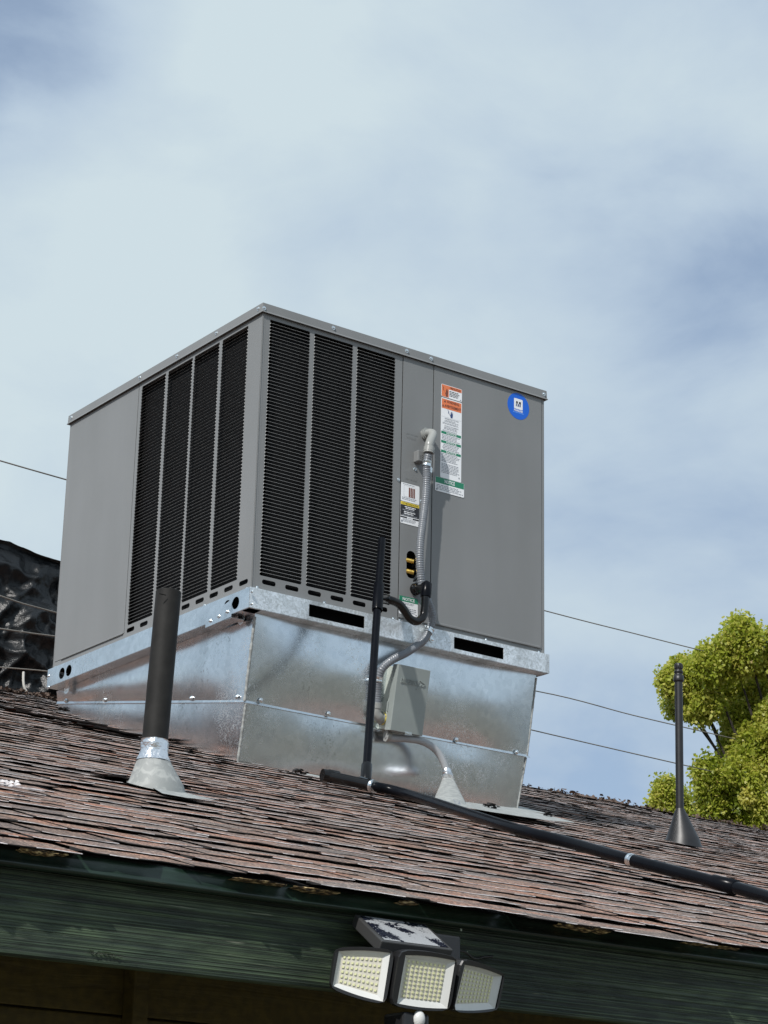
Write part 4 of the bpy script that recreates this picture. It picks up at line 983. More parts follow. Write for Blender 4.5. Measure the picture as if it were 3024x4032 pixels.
# ------------------------------------------------------------------ flexible conduit
flex = root('flexible_conduit', aty(1675, 1712, 0), 'ribbed grey flexible conduit hanging from the AC unit panel to the grey electrical box', 'conduit')
fp = [(1687, 1788, -.052), (1680, 1828, -.045), (1679.4, 1877, -.040), (1675.6, 1962, -.040), (1664, 2057, -.043), (1654.5, 2138, -.046), (1652.8, 2209, -.046), (1659, 2290, -.042),
      (1675, 2345, -.038), (1692, 2385, -.036), (1702, 2425, -.034), (1698, 2460, -.030), (1689, 2484, -.029), (1664, 2525, -.030), (1600, 2570, -.030), (1547, 2597, -.022), (1508, 2630, -.006), (1491, 2673, .012), (1486.5, 2730, .028), (1484.5, 2775, .036)]
P = [aty(*q) for q in fp]; S_ = spline(P, .0025); R0 = .0138
acc = 0; rad = []
for k, p in enumerate(S_):
    if k: acc += (p - S_[k - 1]).length
    rad.append(R0 + .0013 * math.cos(2 * math.pi * acc / .0084))
MB().tube(S_, rad, 18).build('conduit', CONDUIT, flex, fixn=False)
# upper elbow fitting
w0 = aty(1676, 1712, YF); 
def elbow(mb, pts, r, n=16): mb.tube(spline(pts, .004), r, n)
mb = MB(); mb.tube([w0, w0 + Vector((0, -.008, 0))], .026, 6); mb.tube([w0 + Vector((0, -.008, 0)), w0 + Vector((0, -.014, 0))], .021, 18); mb.build('locknut', FITTING, flex)
nt_ = aty(1690, 1765, -.052)
mb = MB(); elbow(mb, [w0 + Vector((0, -.01, 0)), w0 + Vector((.000, -.026, -.001)), w0 + Vector((.001, -.042, -.012)), aty(1691, 1748, -.052), nt_], .0165); mb.build('elbow', FITTING, flex, fixn=False)
mb = MB(); ax = (P[0] - nt_).normalized(); n = 24
pts = [nt_ - ax * .004, nt_ + ax * .013]; mb.tube(pts, .0205, 10); mb.tube([nt_ + ax * .013, nt_ + ax * .020], .0195, 18); mb.build('compression_nut', FITTING, flex)
def clamp(parent, S, c, r, width=.012, lug=None):
    k = min(range(len(S)), key=lambda i: (S[i] - c).length); a, b = S[max(0, k - 2)], S[min(len(S) - 1, k + 2)]; d = (b - a).normalized()
    mb = MB(); mb.tube([S[k] - d * width / 2, S[k] - d * width * .15, S[k] - d * width * .1, S[k] + d * width * .1, S[k] + d * width * .15, S[k] + d * width / 2], [r, r, r * .96, r * .96, r, r], 18)
    if lug is not None:
        l = Vector(lug); q = S[k] + l * r; mb.hexa([q + Vector((sx * .004, 0, 0)) * 1 + d * sd * width * .4 + l * ll for sx, sd, ll in ((-1, -1, 0), (1, -1, 0), (1, 1, 0), (-1, 1, 0), (-1, -1, .014), (1, -1, .014), (1, 1, .014), (-1, 1, .014))])
    return mb.build('clamp', ZINC, parent)
clamp(flex, S_, aty(1680, 1826, -.045), .0168, .02, (.7, 0, -.7)); clamp(flex, S_, aty(1689, 2484, -.029), .0168, .018, (.5, .3, -.8)); clamp(flex, S_, aty(1491, 2673, .012), .0168, .018)
screw(aty(1700, 2519, -OU - .002), (0, -1, 0), fr, 1.3)
# lower fitting into the box
e0 = P[-1]; e1 = dp_(x0 - .0, ((atd(1524, 2826) - pl).dot(dt)), -.055)
mb = MB(); ax = (P[-1] - P[-2]).normalized(); mb.tube([e0 - ax * .008, e0 + ax * .012], .0185, 14); mb.build('compression_nut', FITTING, flex)
mb = MB(); elbow(mb, [e0 + ax * .01, e0 + ax * .028, e0.lerp(e1, .45) + Vector((0, 0, -.024)), e1 + Vector((-.014, 0, -.004)), e1], .0165); mb.build('elbow', FITTING, flex, fixn=False)
mb = MB(); mb.tube([e1 + Vector((-.010, 0, 0)), e1 + Vector((-.003, 0, 0))], .024, 6); mb.build('locknut', FITTING, flex)
mb = MB(); mb.tube([e1 + Vector((-.003, 0, 0)), e1 + Vector((.001, 0, 0))], .022, 18); mb.build('sealing_ring', YELLOW, flex)

# ------------------------------------------------------------------ rigid conduit into the roof cone
rig = root('rigid_conduit', atr(1768, 3180), 'smooth grey conduit curving from under the electrical box into a small grey cone', 'conduit')
yc = .02
rp = [(1524, 2898, .055), (1535, 2905, .05), (1560, 2907, .045), (1600, 2909, .035), (1650, 2916, .026), (1690, 2933, .020), (1722, 2960, .014), (1745, 2998, .008), (1757, 3032, .004), (1762, 3062, .0)]
RP = spline([aty(*q) for q in rp], .008)
MB().tube(RP, .0128, 16).build('conduit', CONDR, rig, fixn=False)
a = aty(1524, 2898, .055); mb = MB(); mb.tube([a + Vector((-.006, 0, 0)), a + Vector((.010, -.002, 0))], [.021, .019], 8); mb.build('hub', FITTING, rig)
tp = aty(1763.6, 3058, 0.); bc = atr(1770, 3178)
def cone(name, parent, topc, basec, rt, rb, m, n=28, ht=1., drop=.0, curve=0.):
    mb = MB(); V = []; rows = 8; ax_ = (topc - basec)
    for j in range(rows + 1):
        t = j / rows; c = basec.lerp(topc, t); r = rb + (rt - rb) * (t ** (1 - curve))
        for k in range(n):
            a = 2 * math.pi * k / n; p = c + Vector((r * math.cos(a), r * math.sin(a), 0))
            if j == 0 or p.z < roofz(p.x, p.y) + .004: p.z = max(p.z, 0) if False else roofz(p.x, p.y) + .004
            V.append(p)
    mb.add(V, [(j * n + k, j * n + (k + 1) % n, (j + 1) * n + (k + 1) % n, (j + 1) * n + k) for j in range(rows) for k in range(n)], 0, True)
    return mb.build(name, m, parent, fixn=False)
con = cone('flashing_cone', rig, tp, bc, .016, .060, CONE)
mb = MB(); tt = spline([tp + (tp - bc) * -.12, tp + (tp - bc) * .05, RP[-1] + Vector((0, 0, .012)), RP[-4]], .006); mb.tube(tt, [.0225 - .006 * min(1, k / len(tt) * 1.4) + .0012 * nz3(k, 3, 3) for k in range(len(tt))], 16); mb.build('tape_wrap', FOIL, rig, fixn=False)
v, f = text2d('3/4', 1., .02); cc = aty(1786, 3168, bc.y - .055)
mb = MB(); mb.add([(cc.x + q[0] * .026, cc.y - .002 + q[0] * .003 + q[1] * .010, cc.z + q[1] * .026) for q in v], f); mb.build('handwritten_mark', GREYT, con, fixn=False)

# ------------------------------------------------------------------ condensate drain
pb = atr(1440, 3078, .036); pt_ = aty(1503.8, 2124, -.095)
drain = root('drain_pipe', pb, 'black drain with upright pipe, curved trap and long pipe lying on the shingles', 'drain pipe')
def onp_(z): t = (z - pb.z) / (pt_.z - pb.z); return pb.lerp(pt_, t)
def zat(px, py):
    best = None
    lo_, hi_ = 0., 1.
    for k in range(201):
        q = pb.lerp(pt_, k / 200); s = toscreen(q); e = abs(s[1] - py)
        if best is None or e < best[0]: best = (e, q)
    return best[1]
tee0 = zat(0, 2300); tee1 = zat(0, 2403); teem = zat(0, 2352)
MB().tube([pb, tee1.lerp(tee0, .3)], .0133, 18).build('upright_pipe', BLACKP, drain)
mb = MB(); mb.tube([tee1.lerp(tee0, .7), pt_], .0133, 18); mb.tube([pt_ - (pt_ - tee0).normalized() * .0, pt_ + (pt_ - tee0).normalized() * .0012], [.0133, .0118], 18); mb.build('vent_stub', BLACKP, drain)
axp = (pt_ - pb).normalized()
mb = MB(); mb.tube([tee1, tee1 + axp * .004, tee0 - axp * .004, tee0], [.0175, .0185, .0185, .0175], 18); mb.build('tee_fitting', BLACKP, drain)
trp = [teem + Vector((.005, 0, 0)), aty(1515, 2358, -.092), aty(1545, 2366, -.090), aty(1572, 2380, -.088), aty(1594, 2407, -.086), aty(1612, 2434, -.085), aty(1640, 2447, -.084), aty(1664, 2430, -.083), aty(1671, 2400, -.082), aty(1674, 2360, -.081), aty(1676, 2338, -.080)]
MB().tube(spline(trp, .006), .0145, 18).build('trap', BLACKPG, drain, fixn=False)
mb = MB(); e2 = aty(1676.5, 2338, -.080); e3 = aty(1679, 2300, -.079); mb.tube([e2 + (e2 - e3).normalized() * .012, e2, e3, e3 + Vector((0, .004, .004))], [.0185, .0195, .0195, .012], 18); mb.build('elbow', BLACKP, drain, fixn=False)
w1 = aty(1632, 2322, YF - .001)
mb = MB(); mb.tube([w1, w1 + Vector((0, -.014, 0)), w1 + Vector((0, -.0145, 0)), w1 + Vector((.004, -.030, 0)), e3.lerp(e2, .4)], [.0215, .0215, .017, .0165, .0165], 18); mb.tube([w1 + Vector((0, -.006, 0)), w1 + Vector((0, -.012, 0))], .0235, 8); mb.build('outlet_fitting', BLACKPG, drain, fixn=False)
# lower tee and the long run
hp = [(1296, 3056), (1350, 3066), (1437, 3086), (1470, 3096), (1600, 3126), (2000, 3243 + 12), (2240, 3318), (2487, 3387), (2877, 3490), (3150, 3568), (3500, 3668)]
HP = [atr(a, b, .036) for a, b in hp]
_d = HP[-1] - HP[-2]; HP.append(HP[-1] + _d * ((EY + .03 - HP[-1].y) / _d.y))   # it runs on down to the eave
RL = .0155
MB().tube(spline(HP[2:], .03), [RL] * len(spline(HP[2:], .03)), 18).build('roof_pipe', BLACKP, drain, fixn=False)
mb = MB(); mb.tube([HP[0], HP[2] + (HP[3] - HP[2]) * .9], .0172, 18); mb.build('cleanout_stub', BLACKPG, drain)
d = (HP[0] - HP[1]).normalized(); mb = MB(); mb.tube([HP[0] - d * .03, HP[0] + d * .004, HP[0] + d * .006, HP[0] + d * .024], [.0212, .0212, .0195, .0195], 16); mb.build('end_cap', BLACKPG, drain)
mb = MB(); tb = zat(0, 3012); mb.tube([tb, tb - axp * .003, pb + axp * .006, pb], [.0165, .0178, .0178, .0165], 18); mb.build('tee_branch', BLACKPG, drain); mb = MB(); mb.tube([HP[2] - (HP[3] - HP[2]).normalized() * .03, HP[2] + (HP[3] - HP[2]).normalized() * .03], .0198, 18); mb.build('tee_fitting', BLACKPG, drain)
SH = spline(HP, .01)
clamp(drain, SH, atr(1466, 3095, .036), .0205, .014); clamp(drain, SH, atr(2487, 3387, .036), .0164, .018)
c = atr(2850, 3483, .036); k = min(range(len(SH)), key=lambda i: (SH[i] - c).length); d = (SH[k + 3] - SH[k - 3]).normalized()
mb = MB(); mb.tube([SH[k] - d * .04, SH[k] + d * .036, SH[k] + d * .0365], [.0182, .0182, .0160], 18); mb.build('coupling', BLACKP, drain)

# ------------------------------------------------------------------ vents
vb = atr(614, 3108); ev = root('vent_pipe', vb, 'thick black vent pipe with a crumpled foil collar above a grey cone, left of curb', 'vent pipe')
ydir = vb.y
vt = aty(664, 2330, vb.y - .0); vm = aty(610, 2915, vb.y)
R_v = .0302
ax = (vt - vm).normalized()
mb = MB(); n = 30; pts = [vm - ax * .06, vt]; mb.tube([vm - ax * .06, vt - ax * .001], R_v, n, caps=False)
V = []
for rr_ in (R_v, R_v - .004):
    V += []
mb.tube([vt - ax * .001, vt, vt, vt - ax * .05], [R_v, R_v - .0006, R_v - .0042, R_v - .0042], n, caps=True)
mb.build('pipe', BLACKV, ev, fixn=False)
mk = MB(); q = aty(640, 2341, vb.y - R_v * .96); mk.box(q.x - .009, q.x + .009, q.y - .0012, q.y - .0002, q.z - .0009, q.z + .0009); mk.build('cut_mark', HOLE, ev)
cb_ = aty(604, 2992, vb.y)
cone('flashing_cone', ev, cb_, vb, .0375, .069, CONE, 36)
mb = MB(); pts = []; rads = []
for k in range(13):
    t = k / 12; pts.append(vm.lerp(cb_ - Vector((0, 0, .004)), t)); rads.append(R_v + .002 + .0085 * max(0, (t - .5) * 2) ** 1.5 + .0018 * nz3(k * 1.7, 0, 0))
mb.tube(pts, rads, 36, caps=False)
for i, vv in enumerate(mb.v):
    p = Vector(vv); dd = .0022 * noise.noise(p * 55) + .0012 * noise.noise(p * 130); c_ = Vector((vm.x, vm.y, p.z)); mb.v[i] = tuple(p + (p - c_).normalized() * dd)
mb.build('foil_collar', FOIL, ev, fixn=False)
fl = MB(); q = [atr(a, b, .007) for a, b in ((600, 3100), (700, 3108), (745, 3126), (852, 3150), (740, 3142), (640, 3124))]
fl.add(q, [tuple(range(6))]); fl.build('flashing_plate', CONE, ev, fixn=False)

v2 = atr(2690, 3325); rv = root('vent_pipe', v2, 'thin black vent pipe with ribbed cap and black cone, in front of the trees', 'vent pipe')
t2 = aty(2671.5, 2612, v2.y); b2 = aty(2677, 3185, v2.y); ax = (t2 - b2).normalized(); L2 = (t2 - b2).length; mpp = L2 / 573.
MB().tube([b2 - ax * .03, t2 - ax * mpp * 70], 15.2 * mpp, 20).build('pipe', BLACKC, rv)
capc = [(0, 6), (.5, 12), (4, 14.5), (22, 16.5), (24, 14), (30, 13.5), (31, 17.5), (38, 17.5), (40, 15), (48, 15.5), (50, 19.5), (70, 20.5), (74, 19), (75, 15)]
MB().tube([t2 - ax * mpp * a for a, r in capc], [r * mpp for a, r in capc], 24, caps=True).build('cap', BLACKC, rv, fixn=False)
mb = MB()
for k in range(12):
    a = k * math.pi / 6; c_ = t2 - ax * mpp * 13 + Vector((math.cos(a), math.sin(a), 0)) * mpp * 16; mb.tube([c_ - ax * mpp * 9, c_ + ax * mpp * 8], mpp * 1.6, 5)
mb.build('cap_rib', BLACKC, rv)
cone('flashing_cone', rv, b2, v2, 16.5 * mpp, 72 * mpp, BLACKC, 36)

# ------------------------------------------------------------------ triple floodlight on the fascia
FLY = FY2 - .10
flr = root('floodlight', aty(1660, 3850, FY2), 'black solar floodlight with three LED heads and peeling solar panel on green fascia', 'floodlight')
def head(corn, win_, nrm, base, nx_, ny_, label, bow, cellrect, drop=None):
    nrm = Vector(nrm).normalized(); cpt = aty(*base)
    def A_(px, py, off=0.): q = cpt + nrm * off; return at(px, py, tuple(nrm), nrm.dot(q))
    C = [A_(*c_) for c_ in corn]; Wn = [A_(*c_) for c_ in win_]
    upv = ((C[0] - C[3]) + (C[1] - C[2])).normalized(); mx_ = [A_(*c_, .0) for c_ in cellrect]
    def loop(Q, bw, n=8):
        out = []
        TLc, TRc, BRc, BLc = Q
        for k in range(n + 1): t = k / n; out.append(TLc.lerp(TRc, t) + upv * bw * math.sin(math.pi * t))
        for k in range(1, n): out.append(TRc.lerp(BRc, k / n))
        for k in range(n + 1): t = k / n; out.append(BRc.lerp(BLc, t) - upv * bw * math.sin(math.pi * t))
        for k in range(1, n): out.append(BLc.lerp(TLc, k / n))
        return out
    def soften(L):
        out = []
        for i in range(len(L)): a, b, c_ = L[i - 1], L[i], L[(i + 1) % len(L)]; out.append(b * .6 + (a + c_) * .2)
        return out
    O = soften(soften(loop(C, bow))); I = loop(Wn, bow * .8); n = len(O)
    cen = sum(C, Vector()) / 4
    OB = [cen + (p - cen) * .93 - nrm * .038 for p in O]; OM = [cen + (p - cen) * 1.0 - nrm * .012 for p in O]
    O2 = [cen + (p - cen) * .985 + nrm * .003 for p in O]
    IF = [p + nrm * .0022 for p in I]
    mb = MB(); V = OB + OM + O + O2 + IF
    def st(a, b): return [(a * n + i, a * n + (i + 1) % n, b * n + (i + 1) % n, b * n + i) for i in range(n)]
    mb.add(V, st(0, 1) + st(1, 2) + st(2, 3) + st(3, 4) + [tuple(range(n))[::-1]])
    h = mb.build('lamp_head', LAMPB, flr, fixn=True); h['label'] = label
    # reflector: sloping sides to a sunken board
    Wc = sum(Wn, Vector()) / 4; cr = [p - nrm * .005 for p in mx_]
    LB = loop(cr, 0); mb = MB(); rim = [Wc + (p - Wc) * .955 - nrm * .001 for p in I]
    mb.add(I + rim, [(i, (i + 1) % n, (i + 1) % n + n, i + n) for i in range(n)]); mb.add(rim + LB, [(i, (i + 1) % n, (i + 1) % n + n, i + n) for i in range(n)]); mb.build('reflector', REFL, h, fixn=False)
    mb = MB(); mb.add(LB, [tuple(range(n))]); mb.build('led_board', LEDB, h, fixn=False)
    mb = MB(); ex = (cr[1] - cr[0]).normalized(); ez = (cr[0] - cr[3]).normalized(); s = .0017
    for j in range(ny_):
        for i in range(nx_):
            u, v = (i + .6) / (nx_ + .2), (j + .6) / (ny_ + .2); p = cr[0].lerp(cr[1], u).lerp(cr[3].lerp(cr[2], u), v) + nrm * .0004
            off = drop(i, j) if drop else 0; p = p + ez * off
            mb.hexa([p + ex * a * s + ez * b * s + nrm * c_ for a, b, c_ in ((-1, -1, 0), (1, -1, 0), (1, 1, 0), (-1, 1, 0), (-1, -1, .0012), (1, -1, .0012), (1, 1, .0012), (-1, 1, .0012))])
    mb.build('led_chip', LEDC, h, kind='stuff', fixn=True)
    return h
bz_ = .0
head([(1319, 3730), (1556, 3741), (1519, 3958), (1296, 3893)], [(1333.3, 3745), (1537, 3752), (1507.4, 3944), (1309.3, 3881)], (-.50, -1, -.10), (1430, 3830, FY2 - .12), 9, 6,
     'left lamp head turned to the left', .003, [(1349, 3757), (1510, 3766), (1487, 3917), (1332, 3872)])
head([(1571, 3738), (1804, 3768), (1771, 3982), (1535, 3960)], [(1594.8, 3760), (1792.5, 3783), (1761, 3971), (1561, 3950)], (-.15, -1, -.20), (1670, 3860, FY2 - .155), 9, 9,
     'middle lamp head', .003, [(1606, 3774), (1765, 3796), (1738, 3949), (1581, 3930)])
head([(1813, 3771), (1986, 3832), (1958, 3979), (1778, 3985)], [(1826, 3798), (1977, 3842), (1949, 3971), (1783, 3976)], (.30, -1, -.20), (1880, 3880, FY2 - .125), 9, 8,
     'right lamp head turned to the right', .003, [(1834, 3810), (1954, 3846), (1932, 3950), (1803, 3955)])
# solar panel
sb0, sb1 = aty(1397.5, 3599, FY2 - .028), aty(1677, 3638, FY2 - .028); sf1, sf0 = aty(1785, 3739, FY2 - .135), aty(1503, 3704, FY2 - .135)
nrm = (sf0 - sb0).cross(sb1 - sb0).normalized(); nrm = nrm if nrm.z > 0 else -nrm
mb = MB(); tk = .020
mb.hexa([q - nrm * tk for q in (sf0, sf1, sb1, sb0)] + [sf0, sf1, sb1, sb0]); pan = mb.build('solar_panel', LAMPG, flr, bevel=.002)
cc_ = (sb0 + sb1 + sf0 + sf1) / 4; mb = MB()
Q = []
for a, u, v in ((sf0, .06, .07), (sf1, .06, .07), (sb1, .06, .07), (sb0, .06, .07)): Q.append(cc_ + (a - cc_) * .90 + nrm * .0006)
mb.add(Q, [(0, 1, 2, 3)]); mb.build('solar_cell', CELL, pan, fixn=False)
# bracket, arm, sensor
mb = MB(); bA = aty(1640, 3800, FY2); mb.box(bA.x - .04, bA.x + .04, FY2 - .07, FY2 - .001, bA.z - .05, bA.z + .045); mb.build('bracket', LAMPB, flr, bevel=.004)
s0 = aty(1635, 3960, FY2 - .13); s1_ = aty(1655, 4012, FY2 - .145)
mb = MB(); mb.box(s1_.x - .030, s1_.x + .022, s1_.y + .004, s1_.y + .06, s1_.z - .03, s0.z - .012); sen = mb.build('motion_sensor', LAMPB, flr, bevel=.005)
mb = MB(); n = 18; V = []
for j in range(7):
    a = math.pi / 2 * j / 6
    for k in range(n): b = 2 * math.pi * k / n; V.append(s1_ + Vector((.0105 * math.cos(a) * math.cos(b), -.010 * math.sin(a) + .004, .0145 * math.cos(a) * math.sin(b))))
mb.add(V, [(j * n + k, j * n + (k + 1) % n, (j + 1) * n + (k + 1) % n, (j + 1) * n + k) for j in range(6) for k in range(n)]); mb.build('sensor_lens', REFL, sen, fixn=False)
# cable from the panel to the heads
MB().tube(spline([aty(1785, 3740, FY2 - .05), aty(1830, 3748, FY2 - .03), aty(1868, 3775, FY2 - .02), aty(1900, 3768, FY2 - .01), aty(1940, 3766, FY2 - .006)], .01), .0022, 8).build('cable', LAMPB, flr, fixn=False)

# ------------------------------------------------------------------ tarp-covered thing at the left behind the ridge
TY = 2.72
tl = aty(-260, 2028, TY); tr = aty(300, 2214, TY)
tx0, tx1 = tl.x, aty(262, 2400, TY).x; ztl, ztr = tl.z, tr.z; tzb = roofz(0, TY) - .6
mb = MB(); nx, nyy = 240, 150; P = []
def crum(p):
    a = noise.noise(p * 2.2) * .09
    r1 = 1 - abs(noise.noise(Vector((p.x * 2.2 + p.z * 1.8, p.y * 2, p.z * 2.6 - p.x * 1.4)) * 1.5)) * 2
    r2 = 1 - abs(noise.noise(Vector((p.x + p.z * .9, p.y, p.z - p.x * .8)) * 8 + Vector((4, 1, 7)))) * 2
    r3 = 1 - abs(noise.noise(p * 19)) * 2
    r4 = 1 - abs(noise.noise(Vector((p.x * .8 + p.z * .6, p.y, p.z - p.x * 1.3)) * 4.2 + Vector((9, 2, 3)))) * 2
    return .8 * a + .055 * r1 * abs(r1) + .045 * r4 * abs(r4) + .022 * r2 + .010 * r3
# wrap: front, top, right side as one draped skin over a rounded box
for j in range(nyy + 1):
    v = j / nyy
    for i in range(nx + 1):
        u = i / nx
        U = u * 2.0 - .5; 
        if U < 0: x, y = tx0, TY + (-U) * 2 * .9; n_ = Vector((-1, 0, 0))
        elif U <= 1: x, y = tx0 + (tx1 - tx0) * U, TY; n_ = Vector((0, -1, 0))
        else: x, y = tx1, TY + (U - 1) * 2 * .9; n_ = Vector((1, 0, 0))
        zt_l = ztl + (ztr - ztl) * max(0, min(U, 1))
        if v < .8: z = tzb + (zt_l - tzb) * (v / .8); yy = y; lean_ = 0; nn = n_
        else: z = zt_l; yy = y; nn = Vector((0, 0, 1)); 
        p = Vector((x, yy, z))
        if v >= .8:
            t = (v - .8) / .2; cxm, cym = (tx0 + tx1) / 2, TY + .9
            p = Vector((x + (cxm - x) * t * (1 if (U > 1 or U < 0) else 0), (y + t * 1.8) if 0 <= U <= 1 else y + (cym - y) * t, zt_l + .02 * math.sin(t * 3.14)))
        e = .12 if v > .77 else (1. if v < .66 else 1 - .8 * (v - .66) / .11)
        dpl = crum(p) * e - .02
        p = p + nn * dpl
        if v > .74 and v < .8: p = p + Vector((0, .02 * (v - .74) / .06, 0))
        P.append(p)
mb.grid(P, nx, nyy)
tarp = mb.build('tarp', TARPM, loc=(tx1 - .5, TY + .5, tzb), fixn=False, label='crumpled black plastic tarp over something bulky, behind the AC unit at left', cat='tarp')
cd = [aty(93, 2645, TY - .11), aty(92, 2680, TY - .11), aty(97, 2710, TY - .11), aty(112, 2735, TY - .11), aty(130, 2760, TY - .11)]
MB().tube(spline(cd, .02), .006, 6).build('tie_cord', CORD, tarp, fixn=False)

# ------------------------------------------------------------------ overhead wires
def wire(pts, r, label, sag=None):
    P = spline(pts, .12)
    return MB().tube(P, r, 6).build('overhead_wire', WIREM, fixn=False, loc=P[0], label=label, cat='wire', group='wires behind the unit')
wy = 2.28
def wp(px, py, d): return along(px, py, d)
wire([wp(-900, 1560, 8.9), wp(0, 1814, 9.3), wp(255, 1887, 9.45), wp(1200, 2149, 10.6), wp(2151, 2406, 12.), wp(2500, 2495, 12.7), wp(2725, 2552, 13.2), wp(3050, 2632, 14), wp(3900, 2835, 17)], .0031, 'highest wire, above the tarp against the sky, passing behind the AC unit')
wire([wp(-900, 2066, 8.8), wp(0, 2346, 9.15), wp(213, 2410, 9.3), wp(1200, 2660, 10.3), wp(2093, 2874, 12), wp(2752, 3026, 13.2), wp(3100, 3104, 14), wp(3900, 3280, 17)], .0032, 'wire crossing the tarp highest, then lowest wire to the right of the curb')
wire([wp(-900, 2345, 8.8), wp(0, 2475, 9.15), wp(213, 2505, 9.3), wp(700, 2560, 9.7), wp(1300, 2600, 10.4), wp(2106, 2720, 12), wp(2500, 2818, 12.7), wp(2843, 2898, 13.3), wp(3200, 2980, 14.2), wp(3900, 3135, 17)], .0031, 'wire across the tarp middle, then middle wire right of the curb')
wire([wp(-900, 2560, 8.8), wp(0, 2627, 9.1), wp(205, 2645, 9.2), wp(330, 2658, 9.15), Vector((.45, D + .02, -.03))], .0026, 'lowest wire across the foot of the tarp, ending at the base rail')

# ------------------------------------------------------------------ trees
def leafcloud(blobs, nleaf, size, seed, dens=1.):
    rg = np.random.default_rng(seed); cs = []; vol = np.array([b[1] ** 2.2 for b in blobs]); pr = vol / vol.sum()
    nb = rg.choice(len(blobs), nleaf, p=pr); C = np.array([b[0] for b in blobs])[nb]; R_ = np.array([b[1] for b in blobs])[nb]
    d = rg.normal(size=(nleaf, 3)); d /= np.linalg.norm(d, axis=1)[:, None]; rr_ = rg.random(nleaf) ** .38
    P = C + d * (R_ * rr_)[:, None] * np.array([1, 1, .85])
    return P, rg, rr_
def tree(name, blobs, base, nt, size, seed, label):
    # twig clusters -> leaves
    r0 = root(name, base, label, 'tree')
    rg = np.random.default_rng(seed); B_ = []; sub = []
    for c_, r in blobs:
        for _ in range(5):
            d = rg.normal(size=3); d /= np.linalg.norm(d); sub.append((np.array(c_) + d * r * rg.uniform(.30, .78), r * rg.uniform(.28, .55)))
        sub.append((np.array(c_), r * .55))
    for c_, r in sub:
        k = max(6, int(85 * (r / .4) ** 2))
        for _ in range(k):
            d = rg.normal(size=3); d /= np.linalg.norm(d); q_ = np.array(c_) + d * r * (rg.random() ** .42) * rg.uniform(.8, 1.3); B_.append((q_, rg.uniform(.035, .085)))
    C = np.array([b[0] for b in B_]); Rr = np.array([b[1] for b in B_]); per = nt // len(B_)
    idx = np.repeat(np.arange(len(B_)), per); n = len(idx)
    d = rg.normal(size=(n, 3)); d /= np.linalg.norm(d, axis=1)[:, None]
    P = C[idx] + d * (Rr[idx] * rg.random(n) ** .5)[:, None] * np.array([1, 1, 1.25])
    P[:, 2] -= .05 * rg.random(n)
    out = d * .6 + rg.normal(size=(n, 3)) * .8 + np.array([0, 0, -.9]); out /= np.linalg.norm(out, axis=1)[:, None]
    sd = np.cross(out, rg.normal(size=(n, 3))); sd /= np.linalg.norm(sd, axis=1)[:, None]; nn = np.cross(out, sd)
    L = size * rg.uniform(.6, 1.25, n)[:, None]; Wd = L * .42
    v0 = P; v1 = P + out * L * .45 + sd * Wd; v2_ = P + out * L + nn * L * .12; v3 = P + out * L * .45 - sd * Wd + nn * L * .10
    V = np.stack([v0, v1, v2_, v3], 1).reshape(-1, 3) - np.array(base)
    me = bpy.data.meshes.new('crown'); me.vertices.add(n * 4); me.vertices.foreach_set('co', V.astype(np.float32).ravel())
    me.loops.add(n * 4); me.loops.foreach_set('vertex_index', np.arange(n * 4, dtype=np.int32)); me.polygons.add(n)
    me.polygons.foreach_set('loop_start', np.arange(0, n * 4, 4, dtype=np.int32)); me.polygons.foreach_set('loop_total', np.full(n, 4, np.int32))
    me.update(calc_edges=True); me.materials.append(LEAF)
    cl_t = rg.normal(.63, .18, len(B_))[idx] + rg.normal(0, .12, n); cl_t[rg.random(n) < .02] = 1.
    a = me.attributes.new('tone', 'FLOAT', 'POINT'); a.data.foreach_set('value', np.repeat(np.where(cl_t >= 1., np.where(np.arange(n) % 40 == 0, 1., .9), np.clip(cl_t, 0, .93)), 4).astype(np.float32))
    o = bpy.data.objects.new('crown', me); COL.objects.link(o); o.parent = r0
    return r0, B_
dT = 13.4
def bl(px, py, rp, dd=0.): 
    d_ = dT + dd; return (along(px, py, d_), rp / F * d_)
blobs = [bl(2920, 2470, 70), bl(2880, 2560, 100), bl(3000, 2560, 100), bl(2780, 2610, 90), bl(2700, 2640, 65, .3), bl(2660, 2680, 50), bl(2670, 2750, 45, .2), bl(2860, 2720, 140, .4), bl(2990, 2700, 150, .3), bl(2760, 2770, 90), 
         bl(2940, 2860, 110, .2), bl(3050, 2850, 120), bl(2910, 2960, 60, .3), bl(2900, 2900, 70, .2), bl(2980, 2930, 100, .1), bl(2900, 3010, 75), bl(3030, 2960, 110, .2), bl(2960, 2800, 90, .2), bl(2810, 3170, 50), bl(2850, 3060, 90, .5), bl(2930, 2780, 110, .7), bl(3000, 2950, 120, .8), bl(2900, 3140, 110, .8), bl(2960, 3000, 110), bl(2810, 3040, 55), bl(2900, 3080, 100, .4), bl(2800, 3110, 55), bl(3000, 3150, 130), bl(2860, 3190, 90, .2), bl(2960, 3260, 90),
         bl(3130, 2650, 160, .3), bl(3180, 2850, 170), bl(3150, 3050, 170, .4), bl(3300, 2750, 180, .5), bl(3300, 3000, 200, .6), bl(3120, 3230, 140), bl(3250, 3200, 160), bl(3420, 2900, 170, .5), bl(3060, 3330, 120), bl(2900, 3320, 80)]
blobs = [b for b in blobs if b[1] > 0]
tb_ = along(3250, 3300, dT + .5); tbase = Vector((tb_.x, tb_.y, GZ))
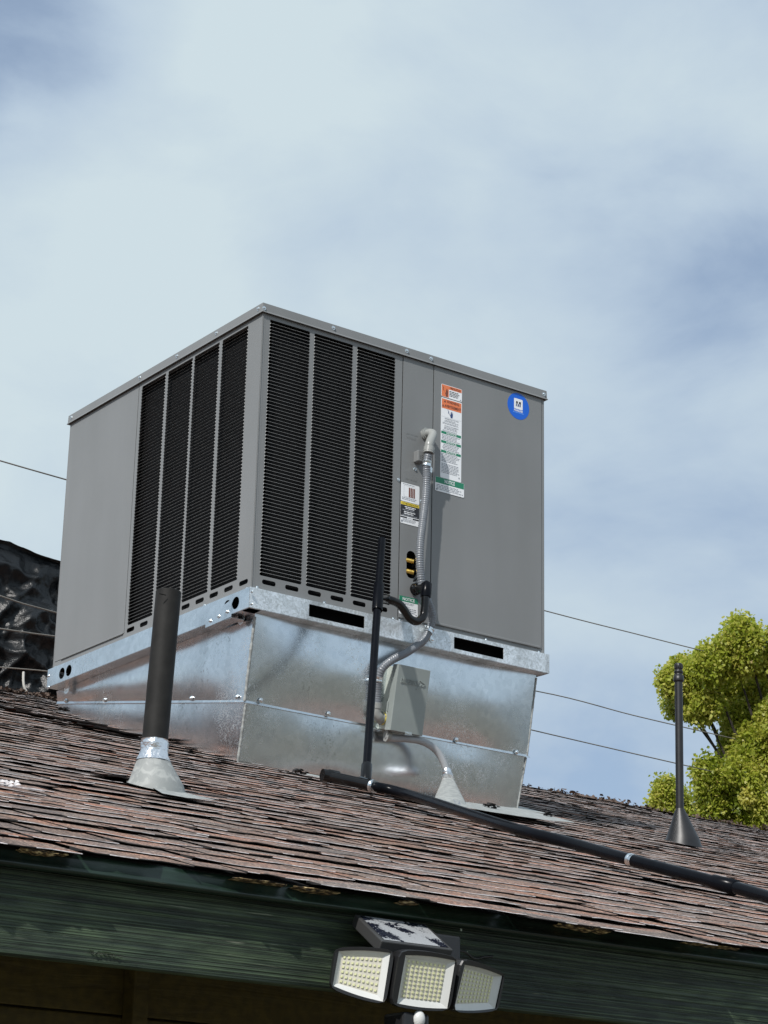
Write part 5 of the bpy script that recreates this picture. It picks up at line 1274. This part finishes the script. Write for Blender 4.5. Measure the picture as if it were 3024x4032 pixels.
tr1, B1 = tree('maple_tree', blobs, tbase, 300000, .024, 5, 'large yellow-green leafy tree cut by the right edge')
mb = MB(); rgt = random.Random(4)
top_ = along(3200, 2900, dT + .4)
mb.tube(spline([tbase - Vector((0, 0, .3)), tbase.lerp(top_, .35) + Vector((.05, 0, 0)), tbase.lerp(top_, .7), top_], .3), [.12 - .10 * k / len(spline([tbase - Vector((0, 0, .3)), tbase.lerp(top_, .35) + Vector((.05, 0, 0)), tbase.lerp(top_, .7), top_], .3)) for k in range(len(spline([tbase - Vector((0, 0, .3)), tbase.lerp(top_, .35) + Vector((.05, 0, 0)), tbase.lerp(top_, .7), top_], .3)))], 12)
mb.build('trunk', BARK, tr1, fixn=False)
for b in blobs:
    e = b[0]; t = min(.95, max(.45, (e.z - tbase.z) / (top_.z - tbase.z) * .8)); s = tbase.lerp(top_, t); m_ = s.lerp(e, .55) + Vector((0, 0, -.12 + rgt.uniform(-.1, .1)))
    S2 = spline([s, m_, e], .12); mm = MB(); mm.tube(S2, [.018 * (1 - .85 * k / len(S2)) for k in range(len(S2))], 6); mm.build('branch', BARK, tr1, fixn=False)
bl2 = [(along(a_, b_, 15.5), c_ / F * 15.5) for a_, b_, c_ in ((2632, 3100, 45), (2600, 3150, 45), (2680, 3140, 45), (2640, 3190, 60), (2705, 3205, 40), (2590, 3215, 40), (2650, 3300, 90))]
b2_ = along(2660, 3330, 15.5); tbs = Vector((b2_.x, b2_.y, GZ))
tr2, _ = tree('young_tree', bl2, tbs, 30000, .024, 9, 'small round-topped green tree just above the ridge behind the thin vent pipe')
S3 = spline([tbs - Vector((0, 0, .2)), tbs.lerp(bl2[3][0], .5), bl2[3][0]], .2); MB().tube(S3, [.07 - .04 * k / len(S3) for k in range(len(S3))], 10).build('trunk', BARK, tr2, fixn=False)
for b in bl2: S3 = spline([tbs.lerp(bl2[3][0], .85), tbs.lerp(bl2[3][0], .9).lerp(b[0], .5), b[0]], .1); MB().tube(S3, [.015 * (1 - .8 * k / len(S3)) for k in range(len(S3))], 5).build('branch', BARK, tr2, fixn=False)
